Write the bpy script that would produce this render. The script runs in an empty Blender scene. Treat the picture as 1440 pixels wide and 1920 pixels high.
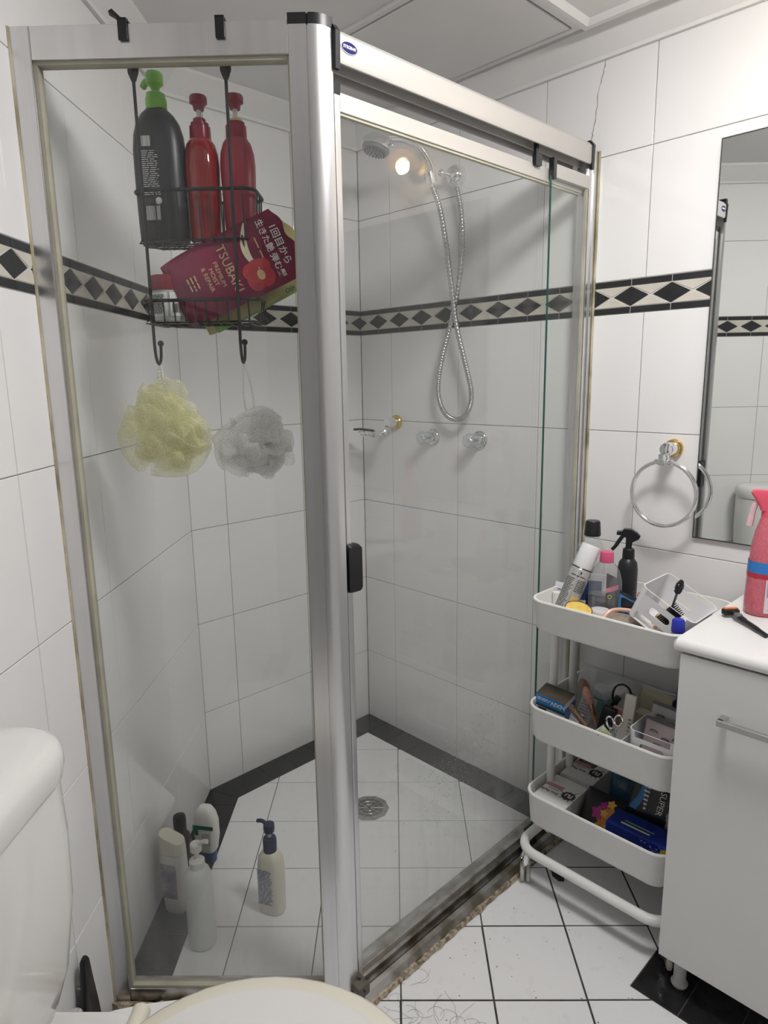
import bpy, bmesh, math, random
from mathutils import Vector, Matrix, Euler

random.seed(7)
scene = bpy.context.scene
C = scene.collection

# ------------------------------------------------------------------ camera
F_PX = 1264.4838
PITCH, YAW, ROLL = 0.1954, -0.017, -0.0162
CAM = Vector((0.0053, -2.0602, 1.3117))
cp, sp = math.cos(PITCH), math.sin(PITCH)
FW = Vector((math.sin(YAW) * cp, math.cos(YAW) * cp, -sp))
r_ = Vector((math.cos(YAW), -math.sin(YAW), 0))
u_ = r_.cross(FW)
RT = r_ * math.cos(ROLL) + u_ * math.sin(ROLL)
UP = -r_ * math.sin(ROLL) + u_ * math.cos(ROLL)
cam_data = bpy.data.cameras.new('camera')
cam_data.sensor_fit = 'HORIZONTAL'
cam_data.sensor_width = 36.0
cam_data.lens = F_PX / 1440 * 36.0
cam_data.clip_start = 0.01
cam = bpy.data.objects.new('camera', cam_data)
C.objects.link(cam)
m3 = Matrix((RT, UP, -FW)).transposed()
cam.matrix_world = Matrix.Translation(CAM) @ m3.to_4x4()
scene.camera = cam

# ------------------------------------------------------------------ light and exposure
world = bpy.data.worlds.new('world')
scene.world = world
world.use_nodes = True
world.node_tree.nodes['Background'].inputs['Color'].default_value = (0.8, 0.82, 0.85, 1)
world.node_tree.nodes['Background'].inputs['Strength'].default_value = 0.0
scene.view_settings.view_transform = 'Standard'
scene.view_settings.look = 'None'
scene.view_settings.gamma = 1.0
scene.view_settings.use_curve_mapping = False
scene.view_settings.exposure = 0.0
scene.cycles.transparent_max_bounces = 28
scene.cycles.max_bounces = 7
scene.cycles.use_adaptive_sampling = True
scene.cycles.adaptive_threshold = 0.025
scene.cycles.sample_clamp_indirect = 6.0
CEIL_LIGHT = 59.0      # emission of the frosted ceiling lamp bowl
VANITY_LIGHT = 42.0    # emission of the bulb above the mirror

# ------------------------------------------------------------------ frames
S2 = math.sqrt(0.5)
A = Vector((-0.6109, -0.0803))       # corner left wall / back wall
B = Vector((-0.1089, 0.4218))        # corner back wall / right wall
Rv = Vector((S2, -S2))               # along right wall towards the room
Rn = Vector((-S2, -S2))              # out of the right wall into the room
Mv = Vector((S2, S2))                # along back wall
R45 = math.radians(45)
ZC = 2.13                            # ceiling height


def W(s, t, z=0.0):
    q = B + Rv * s + Rn * t
    return Vector((q.x, q.y, z))


# ------------------------------------------------------------------ materials
MATS = {}


def rgb(h):
    h = h.lstrip('#')
    v = [int(h[i:i + 2], 16) / 255 for i in (0, 2, 4)]
    return tuple(x / 12.92 if x <= 0.04045 else ((x + 0.055) / 1.055) ** 2.4 for x in v)


def mat(name, color=(0.8, 0.8, 0.8), rough=0.4, metal=0.0, var=0.0, vscale=20.0, bump=0.0, bscale=60.0,
        trans=0.0, ior=1.45, emit=None, emit_s=0.0, coat=0.0, spec=0.5, aniso=0.0, col2=None, vlo=0.35, vhi=0.65,
        stretch=(1, 1, 1), rvar=0.0):
    if name in MATS:
        return MATS[name]
    m = bpy.data.materials.new(name)
    m.use_nodes = True
    nt = m.node_tree
    b = nt.nodes['Principled BSDF']
    if isinstance(color, str):
        color = rgb(color)
    if isinstance(col2, str):
        col2 = rgb(col2)
    b.inputs['Base Color'].default_value = (*color, 1)
    b.inputs['Roughness'].default_value = rough
    b.inputs['Metallic'].default_value = metal
    b.inputs['Transmission Weight'].default_value = trans
    b.inputs['IOR'].default_value = ior
    b.inputs['Coat Weight'].default_value = coat
    b.inputs['Specular IOR Level'].default_value = spec
    if emit:
        b.inputs['Emission Color'].default_value = (*emit, 1)
        b.inputs['Emission Strength'].default_value = emit_s
    if var > 0 or col2 or rvar > 0:
        tc = nt.nodes.new('ShaderNodeTexCoord')
        mp = nt.nodes.new('ShaderNodeMapping')
        mp.inputs['Scale'].default_value = stretch
        n = nt.nodes.new('ShaderNodeTexNoise')
        n.inputs['Scale'].default_value = vscale
        n.inputs['Detail'].default_value = 6
        cr = nt.nodes.new('ShaderNodeValToRGB')
        c2 = col2 if col2 else tuple(max(0, x * (1 - var)) for x in color)
        cr.color_ramp.elements[0].position = vlo
        cr.color_ramp.elements[1].position = vhi
        cr.color_ramp.elements[0].color = (*c2, 1)
        cr.color_ramp.elements[1].color = (*color, 1)
        nt.links.new(tc.outputs['Object'], mp.inputs['Vector'])
        nt.links.new(mp.outputs['Vector'], n.inputs['Vector'])
        nt.links.new(n.outputs['Fac'], cr.inputs['Fac'])
        nt.links.new(cr.outputs['Color'], b.inputs['Base Color'])
        if rvar > 0:
            mr = nt.nodes.new('ShaderNodeMapRange')
            mr.inputs['To Min'].default_value = rough + rvar
            mr.inputs['To Max'].default_value = rough
            mr.inputs['From Min'].default_value = vlo
            mr.inputs['From Max'].default_value = vhi
            nt.links.new(n.outputs['Fac'], mr.inputs['Value'])
            nt.links.new(mr.outputs['Result'], b.inputs['Roughness'])
    if bump > 0:
        tc2 = nt.nodes.new('ShaderNodeTexCoord')
        mp2 = nt.nodes.new('ShaderNodeMapping')
        mp2.inputs['Scale'].default_value = stretch
        n2 = nt.nodes.new('ShaderNodeTexNoise')
        n2.inputs['Scale'].default_value = bscale
        n2.inputs['Detail'].default_value = 4
        bp = nt.nodes.new('ShaderNodeBump')
        bp.inputs['Strength'].default_value = bump
        bp.inputs['Distance'].default_value = 0.004
        nt.links.new(tc2.outputs['Object'], mp2.inputs['Vector'])
        nt.links.new(mp2.outputs['Vector'], n2.inputs['Vector'])
        nt.links.new(n2.outputs['Fac'], bp.inputs['Height'])
        nt.links.new(bp.outputs['Normal'], b.inputs['Normal'])
    MATS[name] = m
    return m


def sheer(name, color, alpha=0.5, rough=0.5, net=0.0, nscale=220.0):
    """thin sheer film or netting: part see-through, part lit from both sides"""
    if name in MATS:
        return MATS[name]
    m = bpy.data.materials.new(name)
    m.use_nodes = True
    nt = m.node_tree
    nt.nodes.clear()
    out = nt.nodes.new('ShaderNodeOutputMaterial')
    tr = nt.nodes.new('ShaderNodeBsdfTransparent')
    df = nt.nodes.new('ShaderNodeBsdfDiffuse')
    tl = nt.nodes.new('ShaderNodeBsdfTranslucent')
    gl = nt.nodes.new('ShaderNodeBsdfGlossy')
    gl.inputs['Roughness'].default_value = rough
    if isinstance(color, str):
        color = rgb(color)
    for n in (df, tl):
        n.inputs['Color'].default_value = (*color, 1)
    a1 = nt.nodes.new('ShaderNodeMixShader')
    a1.inputs[0].default_value = 0.32
    nt.links.new(df.outputs[0], a1.inputs[1])
    nt.links.new(tl.outputs[0], a1.inputs[2])
    a2 = nt.nodes.new('ShaderNodeMixShader')
    a2.inputs[0].default_value = 0.06
    nt.links.new(a1.outputs[0], a2.inputs[1])
    nt.links.new(gl.outputs[0], a2.inputs[2])
    mx = nt.nodes.new('ShaderNodeMixShader')
    mx.inputs[0].default_value = alpha
    if net > 0:
        tc = nt.nodes.new('ShaderNodeTexCoord')
        vo = nt.nodes.new('ShaderNodeTexVoronoi')
        vo.feature = 'DISTANCE_TO_EDGE'
        vo.inputs['Scale'].default_value = nscale
        cr = nt.nodes.new('ShaderNodeMapRange')
        cr.inputs['From Min'].default_value = 0.05
        cr.inputs['From Max'].default_value = 0.22
        cr.inputs['To Min'].default_value = min(1, alpha + net)
        cr.inputs['To Max'].default_value = max(0, alpha - net)
        nt.links.new(tc.outputs['Object'], vo.inputs['Vector'])
        nt.links.new(vo.outputs['Distance'], cr.inputs['Value'])
        nt.links.new(cr.outputs['Result'], mx.inputs[0])
    nt.links.new(tr.outputs[0], mx.inputs[1])
    nt.links.new(a2.outputs[0], mx.inputs[2])
    nt.links.new(mx.outputs[0], out.inputs[0])
    MATS[name] = m
    return m


def schlick(nt, scale=1.0, f0=0.04):
    """reflectance of one glass face, the same from both sides"""
    lw = nt.nodes.new('ShaderNodeLayerWeight')
    lw.inputs['Blend'].default_value = 0.5
    pw = nt.nodes.new('ShaderNodeMath')
    pw.operation = 'POWER'
    pw.inputs[1].default_value = 5.0
    nt.links.new(lw.outputs['Facing'], pw.inputs[0])
    ma = nt.nodes.new('ShaderNodeMath')
    ma.operation = 'MULTIPLY_ADD'
    ma.use_clamp = True
    ma.inputs[1].default_value = (1 - f0) * scale
    ma.inputs[2].default_value = f0 * scale
    nt.links.new(pw.outputs[0], ma.inputs[0])
    return ma


def clear_plastic(name, tint=(1, 1, 1), veil=0.06, rough=0.04, refl=1.0):
    """thin-walled clear plastic or glass: transparent with a Fresnel reflection and a faint veil"""
    if name in MATS:
        return MATS[name]
    m = bpy.data.materials.new(name)
    m.use_nodes = True
    nt = m.node_tree
    nt.nodes.clear()
    out = nt.nodes.new('ShaderNodeOutputMaterial')
    tr = nt.nodes.new('ShaderNodeBsdfTransparent')
    tr.inputs['Color'].default_value = (*tint, 1)
    df = nt.nodes.new('ShaderNodeBsdfDiffuse')
    df.inputs['Color'].default_value = (*[min(1, 0.75 * x + 0.05) for x in tint], 1)
    gl = nt.nodes.new('ShaderNodeBsdfGlossy')
    gl.inputs['Roughness'].default_value = rough
    mu = schlick(nt, refl)
    a = nt.nodes.new('ShaderNodeMixShader')
    a.inputs[0].default_value = veil
    b = nt.nodes.new('ShaderNodeMixShader')
    nt.links.new(tr.outputs[0], a.inputs[1])
    nt.links.new(df.outputs[0], a.inputs[2])
    nt.links.new(mu.outputs[0], b.inputs[0])
    nt.links.new(a.outputs[0], b.inputs[1])
    nt.links.new(gl.outputs[0], b.inputs[2])
    nt.links.new(b.outputs[0], out.inputs[0])
    MATS[name] = m
    return m


def shower_glass(name, scum_top, scum_max, base_veil, streak_scale):
    """clear glass with soap scum: the deposit thickens towards the bottom and runs down in streaks"""
    m = bpy.data.materials.new(name)
    m.use_nodes = True
    nt = m.node_tree
    nt.nodes.clear()
    N = nt.nodes.new
    L = nt.links.new
    out = N('ShaderNodeOutputMaterial')
    tr = N('ShaderNodeBsdfTransparent')
    tr.inputs['Color'].default_value = (0.988, 0.996, 0.992, 1)
    df = N('ShaderNodeBsdfDiffuse')
    df.inputs['Color'].default_value = (0.80, 0.81, 0.80, 1)
    tl = N('ShaderNodeBsdfTranslucent')
    tl.inputs['Color'].default_value = (0.80, 0.81, 0.80, 1)
    hz = N('ShaderNodeMixShader')
    hz.inputs[0].default_value = 0.4
    L(df.outputs[0], hz.inputs[1])
    L(tl.outputs[0], hz.inputs[2])
    gl = N('ShaderNodeBsdfGlossy')
    gl.inputs['Roughness'].default_value = 0.012
    tc = N('ShaderNodeTexCoord')
    geo = N('ShaderNodeNewGeometry')
    sep = N('ShaderNodeSeparateXYZ')
    L(geo.outputs['Position'], sep.inputs[0])
    mr = N('ShaderNodeMapRange')
    mr.interpolation_type = 'SMOOTHSTEP'
    mr.inputs['From Min'].default_value = scum_top
    mr.inputs['From Max'].default_value = 0.02
    mr.inputs['To Min'].default_value = 0.0
    mr.inputs['To Max'].default_value = scum_max
    L(sep.outputs['Z'], mr.inputs['Value'])
    mp = N('ShaderNodeMapping')
    mp.inputs['Scale'].default_value = (1, 1, 0.06)
    L(geo.outputs['Position'], mp.inputs['Vector'])
    nz = N('ShaderNodeTexNoise')
    nz.inputs['Scale'].default_value = streak_scale
    nz.inputs['Detail'].default_value = 5
    L(mp.outputs[0], nz.inputs['Vector'])
    nr = N('ShaderNodeMapRange')
    nr.inputs['From Min'].default_value = 0.25
    nr.inputs['From Max'].default_value = 0.75
    nr.inputs['To Min'].default_value = 0.65
    nr.inputs['To Max'].default_value = 1.3
    L(nz.outputs['Fac'], nr.inputs['Value'])
    nf = N('ShaderNodeTexNoise')
    nf.inputs['Scale'].default_value = 420
    nf.inputs['Detail'].default_value = 2
    L(geo.outputs['Position'], nf.inputs['Vector'])
    sp_ = N('ShaderNodeMapRange')
    sp_.inputs['From Min'].default_value = 0.66
    sp_.inputs['From Max'].default_value = 0.74
    sp_.inputs['To Min'].default_value = 0.0
    sp_.inputs['To Max'].default_value = 0.004
    L(nf.outputs['Fac'], sp_.inputs['Value'])
    a1 = N('ShaderNodeMath')
    a1.operation = 'ADD'
    a1.inputs[1].default_value = base_veil
    L(mr.outputs['Result'], a1.inputs[0])
    a2 = N('ShaderNodeMath')
    a2.operation = 'MULTIPLY'
    L(a1.outputs[0], a2.inputs[0])
    L(nr.outputs['Result'], a2.inputs[1])
    a3 = N('ShaderNodeMath')
    a3.operation = 'ADD'
    a3.use_clamp = True
    L(a2.outputs[0], a3.inputs[0])
    L(sp_.outputs['Result'], a3.inputs[1])
    mx = N('ShaderNodeMixShader')
    L(a3.outputs[0], mx.inputs[0])
    L(tr.outputs[0], mx.inputs[1])
    L(hz.outputs[0], mx.inputs[2])
    fm = schlick(nt, 0.75)
    m2 = N('ShaderNodeMixShader')
    L(fm.outputs[0], m2.inputs[0])
    L(mx.outputs[0], m2.inputs[1])
    L(gl.outputs[0], m2.inputs[2])
    L(m2.outputs[0], out.inputs[0])
    return m


# ------------------------------------------------------------------ mesh helpers
def NB():
    return bmesh.new()


def box(bm, x0, x1, y0, y1, z0, z1, bev=0.0, seg=2):
    r = bmesh.ops.create_cube(bm, size=1.0)
    vs = r['verts']
    for v in vs:
        v.co.x = x0 if v.co.x < 0 else x1
        v.co.y = y0 if v.co.y < 0 else y1
        v.co.z = z0 if v.co.z < 0 else z1
    if bev > 0:
        es = list({e for v in vs for e in v.link_edges})
        bmesh.ops.bevel(bm, geom=es, offset=bev, segments=seg, profile=0.5, affect='EDGES')
    return bm


def frame_of(d):
    d = Vector(d).normalized()
    a = Vector((0, 0, 1)) if abs(d.z) < 0.9 else Vector((1, 0, 0))
    x = a.cross(d).normalized()
    return x, d.cross(x), d


def loft(bm, rings, close=False, cap0=True, cap1=True):
    """rings: lists of points with the same count; faces smooth-shaded later"""
    vr = [[bm.verts.new(p) for p in r] for r in rings]
    n = len(vr[0])
    m = len(vr)
    for i in range(m if close else m - 1):
        a, b = vr[i], vr[(i + 1) % m]
        for j in range(n):
            k = (j + 1) % n
            bm.faces.new((a[j], a[k], b[k], b[j]))
    if not close:
        if cap0:
            bm.faces.new(list(reversed(vr[0])))
        if cap1:
            bm.faces.new(vr[-1])
    return vr


def lathe(bm, prof, seg=24, c=(0, 0, 0), sx=1.0, sy=1.0, cap0=True, cap1=True, axis=None):
    """prof: (radius, height) pairs; axis: optional (origin, direction)"""
    rings = []
    if axis:
        x, y, d = frame_of(axis[1])
        o = Vector(axis[0])
    for r, h in prof:
        ring = []
        for k in range(seg):
            a = 2 * math.pi * k / seg
            if axis:
                ring.append(o + x * (r * math.cos(a)) + y * (r * math.sin(a)) + d * h)
            else:
                ring.append(Vector((c[0] + r * sx * math.cos(a), c[1] + r * sy * math.sin(a), c[2] + h)))
        rings.append(ring)
    return loft(bm, rings, cap0=cap0, cap1=cap1)


def cyl(bm, p0, p1, r0, r1=None, seg=16):
    d = Vector(p1) - Vector(p0)
    lathe(bm, [(r0, 0), (r1 if r1 is not None else r0, d.length)], seg, axis=(p0, d))


def rrect(hx, hy, r, n=4, cx=0.0, cy=0.0):
    r = min(r, hx * 0.999, hy * 0.999)
    pts = []
    for qx, qy, a0 in ((1, 1, 0), (-1, 1, 90), (-1, -1, 180), (1, -1, 270)):
        for k in range(n + 1):
            a = math.radians(a0 + 90 * k / n)
            pts.append((cx + qx * (hx - r) + r * math.cos(a), cy + qy * (hy - r) + r * math.sin(a)))
    return pts


def rloft(bm, secs, n=4, cap0=True, cap1=True):
    """secs: (z, hx, hy, corner radius[, cx, cy])"""
    rings = []
    for s in secs:
        cx, cy = (s[4], s[5]) if len(s) > 4 else (0, 0)
        rings.append([Vector((p[0], p[1], s[0])) for p in rrect(s[1], s[2], s[3], n, cx, cy)])
    return loft(bm, rings, cap0=cap0, cap1=cap1)


def tube(bm, pts, r, seg=8, close=False):
    pts = [Vector(p) for p in pts]
    n = len(pts)
    rings = []
    prev = None
    for i, p in enumerate(pts):
        if close:
            d = (pts[(i + 1) % n] - pts[i - 1]).normalized()
        else:
            d = (pts[min(i + 1, n - 1)] - pts[max(i - 1, 0)]).normalized()
        if prev is None:
            x, y, _ = frame_of(d)
        else:
            x = (prev - d * prev.dot(d)).normalized()
            y = d.cross(x)
        prev = x
        rr = r[i] if isinstance(r, (list, tuple)) else r
        rings.append([p + x * (rr * math.cos(2 * math.pi * k / seg)) + y * (rr * math.sin(2 * math.pi * k / seg)) for k in range(seg)])
    loft(bm, rings, close=close)


def spline(pts, sub=8, close=False):
    pts = [Vector(p) for p in pts]
    n = len(pts)
    out = []
    rng = range(n) if close else range(n - 1)
    for i in rng:
        p0 = pts[(i - 1) % n] if close else pts[max(i - 1, 0)]
        p1, p2 = pts[i], pts[(i + 1) % n]
        p3 = pts[(i + 2) % n] if close else pts[min(i + 2, n - 1)]
        for k in range(sub):
            t = k / sub
            out.append(0.5 * ((2 * p1) + (-p0 + p2) * t + (2 * p0 - 5 * p1 + 4 * p2 - p3) * t * t + (-p0 + 3 * p1 - 3 * p2 + p3) * t ** 3))
    if not close:
        out.append(pts[-1])
    return out


def prism(bm, poly, z0, z1, fn=None):
    """poly: 2D outline; fn maps (x, y, z) -> position"""
    f = fn or (lambda x, y, z: Vector((x, y, z)))
    loft(bm, [[f(p[0], p[1], z0) for p in poly], [f(p[0], p[1], z1) for p in poly]])


def sphere(bm, c, r, seg=16, rings=10, sx=1, sy=1, sz=1):
    prof = []
    for i in range(rings + 1):
        a = -math.pi / 2 + math.pi * i / rings
        prof.append((max(1e-5, r * math.cos(a)), r * math.sin(a)))
    vr = lathe(bm, prof, seg, (0, 0, 0), cap0=False, cap1=False)
    for ring in vr:
        for v in ring:
            v.co = Vector((c[0] + v.co.x * sx, c[1] + v.co.y * sy, c[2] + v.co.z * sz))


def torus(bm, c, R0, r, seg=32, rs=8, fn=None):
    pts = []
    for k in range(seg):
        a = 2 * math.pi * k / seg
        p = (R0 * math.cos(a), R0 * math.sin(a))
        pts.append(fn(*p) if fn else Vector((c[0] + p[0], c[1] + p[1], c[2])))
    tube(bm, pts, r, rs, close=True)


def xform(bm, mtx):
    bmesh.ops.transform(bm, matrix=mtx, verts=bm.verts)
    return bm


def finish(name, bm, smooth=True, angle=40):
    bmesh.ops.remove_doubles(bm, verts=bm.verts, dist=1e-6)
    bmesh.ops.recalc_face_normals(bm, faces=bm.faces)
    me = bpy.data.meshes.new(name)
    if smooth:
        for f in bm.faces:
            f.smooth = True
        for e in bm.edges:
            if len(e.link_faces) == 2:
                if e.calc_face_angle(0) > math.radians(angle):
                    e.smooth = False
            else:
                e.smooth = False
    bm.to_mesh(me)
    bm.free()
    return me


MW = {}


def thing(name, label, cat, loc=(0, 0, 0), rotz=0.0, group=None, kind=None, rot=None):
    o = bpy.data.objects.new(name, None)
    C.objects.link(o)
    o.empty_display_size = 0.05
    o.location = loc
    o.rotation_euler = rot if rot is not None else (0, 0, rotz)
    o['label'] = label
    o['category'] = cat
    if group:
        o['group'] = group
    if kind:
        o['kind'] = kind
    MW[o.name] = Matrix.Translation(Vector(loc)) @ Euler(o.rotation_euler).to_matrix().to_4x4()
    return o


def obj(name, bm, m, parent=None, smooth=True, world=False, angle=40, label=None, kind=None):
    """one mesh object; world=True: the shape is in world coordinates and is moved into its parent's frame"""
    if world and parent is not None and parent.name in MW:
        xform(bm, MW[parent.name].inverted())
    me = finish(name, bm, smooth, angle)
    me.materials.append(m)
    o = bpy.data.objects.new(name, me)
    C.objects.link(o)
    if parent is not None:
        o.parent = parent
    if label:
        o['label'] = label
    if kind:
        o['kind'] = kind
    return o


def obj_me(name, me, parent=None, loc=(0, 0, 0), rotz=0.0):
    o = bpy.data.objects.new(name, me)
    C.objects.link(o)
    o.location = loc
    o.rotation_euler = (0, 0, rotz)
    if parent is not None:
        o.parent = parent
    return o


def tag(o, label, cat, group=None, kind=None):
    o['label'] = label
    o['category'] = cat
    if group:
        o['group'] = group
    if kind:
        o['kind'] = kind
    return o


def struct(o, label=None):
    o['kind'] = 'structure'
    if label:
        o['label'] = label
    return o


def text_bm(s, size, depth=0.0004, align='CENTER', sx=1.0, bold=0.0):
    cu = bpy.data.curves.new('lettering', 'FONT')
    cu.body = s
    cu.size = size
    cu.align_x = align
    cu.align_y = 'CENTER'
    cu.extrude = depth
    cu.offset = bold
    cu.resolution_u = 3
    t = bpy.data.objects.new('lettering', cu)
    C.objects.link(t)
    dg = bpy.context.evaluated_depsgraph_get()
    me = bpy.data.meshes.new_from_object(t.evaluated_get(dg))
    bm = NB()
    bm.from_mesh(me)
    bpy.data.objects.remove(t)
    bpy.data.curves.remove(cu)
    bpy.data.meshes.remove(me)
    for v in bm.verts:
        v.co.x *= sx
    return bm


UPRIGHT = Matrix(((1, 0, 0, 0), (0, 0, -1, 0), (0, 1, 0, 0), (0, 0, 0, 1)))   # (x,y,z)->(x,-z,y): faces -y


def wrap(bm, rx, ry, a0=0.0, off=0.0006, lift=0.0):
    """bend an upright flat print (x across, z up, facing -y) round an elliptical bottle"""
    for v in bm.verts:
        a = a0 + v.co.x / rx
        d = off - v.co.y
        v.co = Vector(((rx + d) * math.sin(a), -(ry + d) * math.cos(a), v.co.z + lift))
    return bm


def lines(bm, x0, x1, z0, z1, n, h=0.0012, gap=0.12, rnd=None, seg=3, depth=0.0003):
    """rows of fine unreadable print as thin strips, upright, facing -y"""
    rnd = rnd or random
    for i in range(n):
        z = z1 - (z1 - z0) * (i + 0.5) / n
        x = x0
        end = x1 - (x1 - x0) * rnd.random() * 0.25
        while x < end:
            w = min(end - x, (x1 - x0) * (0.15 + 0.3 * rnd.random()))
            box(bm, x, x + w * 0.9, -depth, 0.0, z - h / 2, z + h / 2)
            x += w + (x1 - x0) * gap * 0.3
    return bm


def clip(poly, nx, ny, d):
    """keep the part of a 2D polygon with nx*x + ny*y <= d"""
    out = []
    n = len(poly)
    for i in range(n):
        p, q = poly[i], poly[(i + 1) % n]
        a = nx * p[0] + ny * p[1] - d
        b = nx * q[0] + ny * q[1] - d
        if a <= 1e-9:
            out.append(p)
        if (a < -1e-9 and b > 1e-9) or (a > 1e-9 and b < -1e-9):
            t = a / (a - b)
            out.append((p[0] + t * (q[0] - p[0]), p[1] + t * (q[1] - p[1])))
    return out


def area(poly):
    return abs(sum(poly[i][0] * poly[(i + 1) % len(poly)][1] - poly[(i + 1) % len(poly)][0] * poly[i][1] for i in range(len(poly)))) / 2 if len(poly) > 2 else 0

# ================================================================== setting
def tile_material(name, c1, c2, rough, grime=0.0):
    return mat(name, c1, rough, var=0.0, col2=c2, vscale=3.0, vlo=0.3, vhi=0.7)


M_TILE = mat('glazed white wall tile', (0.87, 0.86, 0.858), 0.06, col2=(0.85, 0.842, 0.84), vscale=2.5, spec=0.5)
M_GROUT = mat('wall grout', (0.30, 0.295, 0.285), 0.85, var=0.35, vscale=30)
M_BLACK = mat('black band marble', (0.012, 0.012, 0.015), 0.12, col2=(0.03, 0.03, 0.033), vscale=14, vlo=0.62, vhi=0.45)
M_CREAM = mat('cream band marble', (0.66, 0.63, 0.56), 0.14, col2=(0.58, 0.55, 0.48), vscale=18)
M_BGROUT = mat('band grout', (0.66, 0.64, 0.6), 0.8, var=0.1)
M_FLOOR = mat('glazed white floor tile', (0.83, 0.83, 0.84), 0.16, col2=(0.75, 0.745, 0.745), vscale=26, vlo=0.26, vhi=0.42, rvar=0.2)
M_FGROUT = mat('dark floor grout', (0.035, 0.033, 0.03), 0.9, col2=(0.09, 0.08, 0.07), vscale=25)
M_FBLACK = mat('black floor tile', (0.012, 0.012, 0.013), 0.12, col2=(0.02, 0.02, 0.022), vscale=20)
M_FBGROUT = mat('grey border grout', (0.12, 0.115, 0.11), 0.9, var=0.3)
M_CEIL = mat('matt white ceiling paint', (0.84, 0.83, 0.82), 0.8, var=0.04, vscale=5)
M_CORN = mat('white cornice paint', (0.82, 0.81, 0.80), 0.6, var=0.03, vscale=5)

ZJ = [0.0, 0.2714, 0.5697, 0.8693, 1.1664, 1.4632]
BAND0, BAND1 = 1.4632, 1.5455
ZJ2 = [1.5455, 1.8461, 2.10]
GAP = 0.0016
TILE_CACHE = {}


def tile_mesh(w, h):
    k = (round(w, 3), round(h, 3))
    if k in TILE_CACHE:
        return TILE_CACHE[k]
    bm = NB()
    e = 0.0011
    rings = []
    for y, i in ((0.008, 0), (0.0011, 0), (0.0003, e * 0.4), (0.0, e)):
        rings.append([Vector((i, y, i)), Vector((w - i, y, i)), Vector((w - i, y, h - i)), Vector((i, y, h - i))])
    loft(bm, rings)
    me = finish('wall_tile', bm, False)
    me.materials.append(M_TILE)
    TILE_CACHE[k] = me
    return me


def wall(name, label, O, ang, x0, x1, joints, band):
    mtx = Matrix.Translation((O.x, O.y, 0)) @ Matrix.Rotation(ang, 4, 'Z')
    bm = NB()
    box(bm, x0, x1, 0.0014, 0.06, -0.06, 2.2)
    xform(bm, mtx)
    w = struct(obj(name, bm, M_GROUT, smooth=False), label)
    js = sorted([j for j in joints if x0 + 0.01 < j < x1 - 0.01])
    xs = [x0] + js + [x1]
    rows = [(ZJ[i], ZJ[i + 1]) for i in range(5)] + [(ZJ2[i], ZJ2[i + 1]) for i in range(2)]
    g = GAP / 2
    for a, b in zip(xs, xs[1:]):
        for z0, z1 in rows:
            me = tile_mesh(b - a - GAP, z1 - z0 - GAP)
            p = mtx @ Vector((a + g, 0, z0 + g))
            obj_me('wall_tile', me, w, p, ang)
    # patterned band: black bars, black diamonds, cream triangles
    zc = (BAND0 + BAND1) / 2
    bar = 0.0165
    P = 0.1016
    q = 0.0009
    shapes = {}

    def piece(nm, poly, cx, m, key=None):
        key = key or nm
        pl = [(cx + p[0], p[1]) for p in poly]
        full = all(x0 + q <= p[0] <= x1 - q for p in pl)
        if full and key in shapes:
            me = shapes[key]
            obj_me(nm, me, w, mtx @ Vector((cx, 0, 0)), ang)
            return
        pl = clip(pl, 1, 0, x1 - q)
        if len(pl) > 2:
            pl = clip(pl, -1, 0, -(x0 + q))
        if len(pl) < 3 or area(pl) < 8e-6:
            return
        bm = NB()
        prism(bm, [(p[0] - cx, p[1]) for p in pl], 0.0, 0.006, lambda x, z, y: Vector((x, y - 0.0004, z)))
        me = finish(nm, bm, False)
        me.materials.append(m)
        if full:
            shapes[key] = me
        obj_me(nm, me, w, mtx @ Vector((cx, 0, 0)), ang)

    hi, lo = BAND1 - q, BAND0 + q
    ti, bi = BAND1 - bar, BAND0 + bar
    dh = (ti - bi) / 2 - 0.0012
    dw = dh * 1.92
    k = -1
    for cx in band:
        piece('band_bar', [(q, ti + q), (P - q, ti + q), (P - q, hi), (q, hi)], cx, M_BLACK)
        piece('band_bar', [(q, lo), (P - q, lo), (P - q, bi - q), (q, bi - q)], cx, M_BLACK, 'low bar')
        piece('diamond_tile', [(-dw, zc), (0, zc - dh), (dw, zc), (0, zc + dh)], cx, M_BLACK)
        # triangles between this diamond and the next: base on the bar, apex at the middle
        o = 0.0026
        tw = P / 2 - o
        piece('triangle_tile', [(o + 0.001, ti - q), (P / 2, zc + 0.0022), (P - o - 0.001, ti - q)], cx, M_CREAM)
        piece('triangle_tile', [(o + 0.001, bi + q), (P - o - 0.001, bi + q), (P / 2, zc - 0.0022)], cx, M_CREAM, 'low triangle')
    bm = NB()
    box(bm, x0, x1, 0.0008, 0.004, BAND0, BAND1)
    xform(bm, mtx)
    obj('band_grout', bm, M_BGROUT, w, smooth=False)
    # cornice
    prof = [(0.001, 2.066), (0.010, 2.066), (0.012, 2.074), (0.052, 2.118), (0.056, 2.122), (0.056, 2.131), (0.001, 2.131)]
    bm = NB()
    loft(bm, [[mtx @ Vector((x, -p[0], p[1])) for p in prof] for x in (x0, x1)])
    return w, bm


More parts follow.
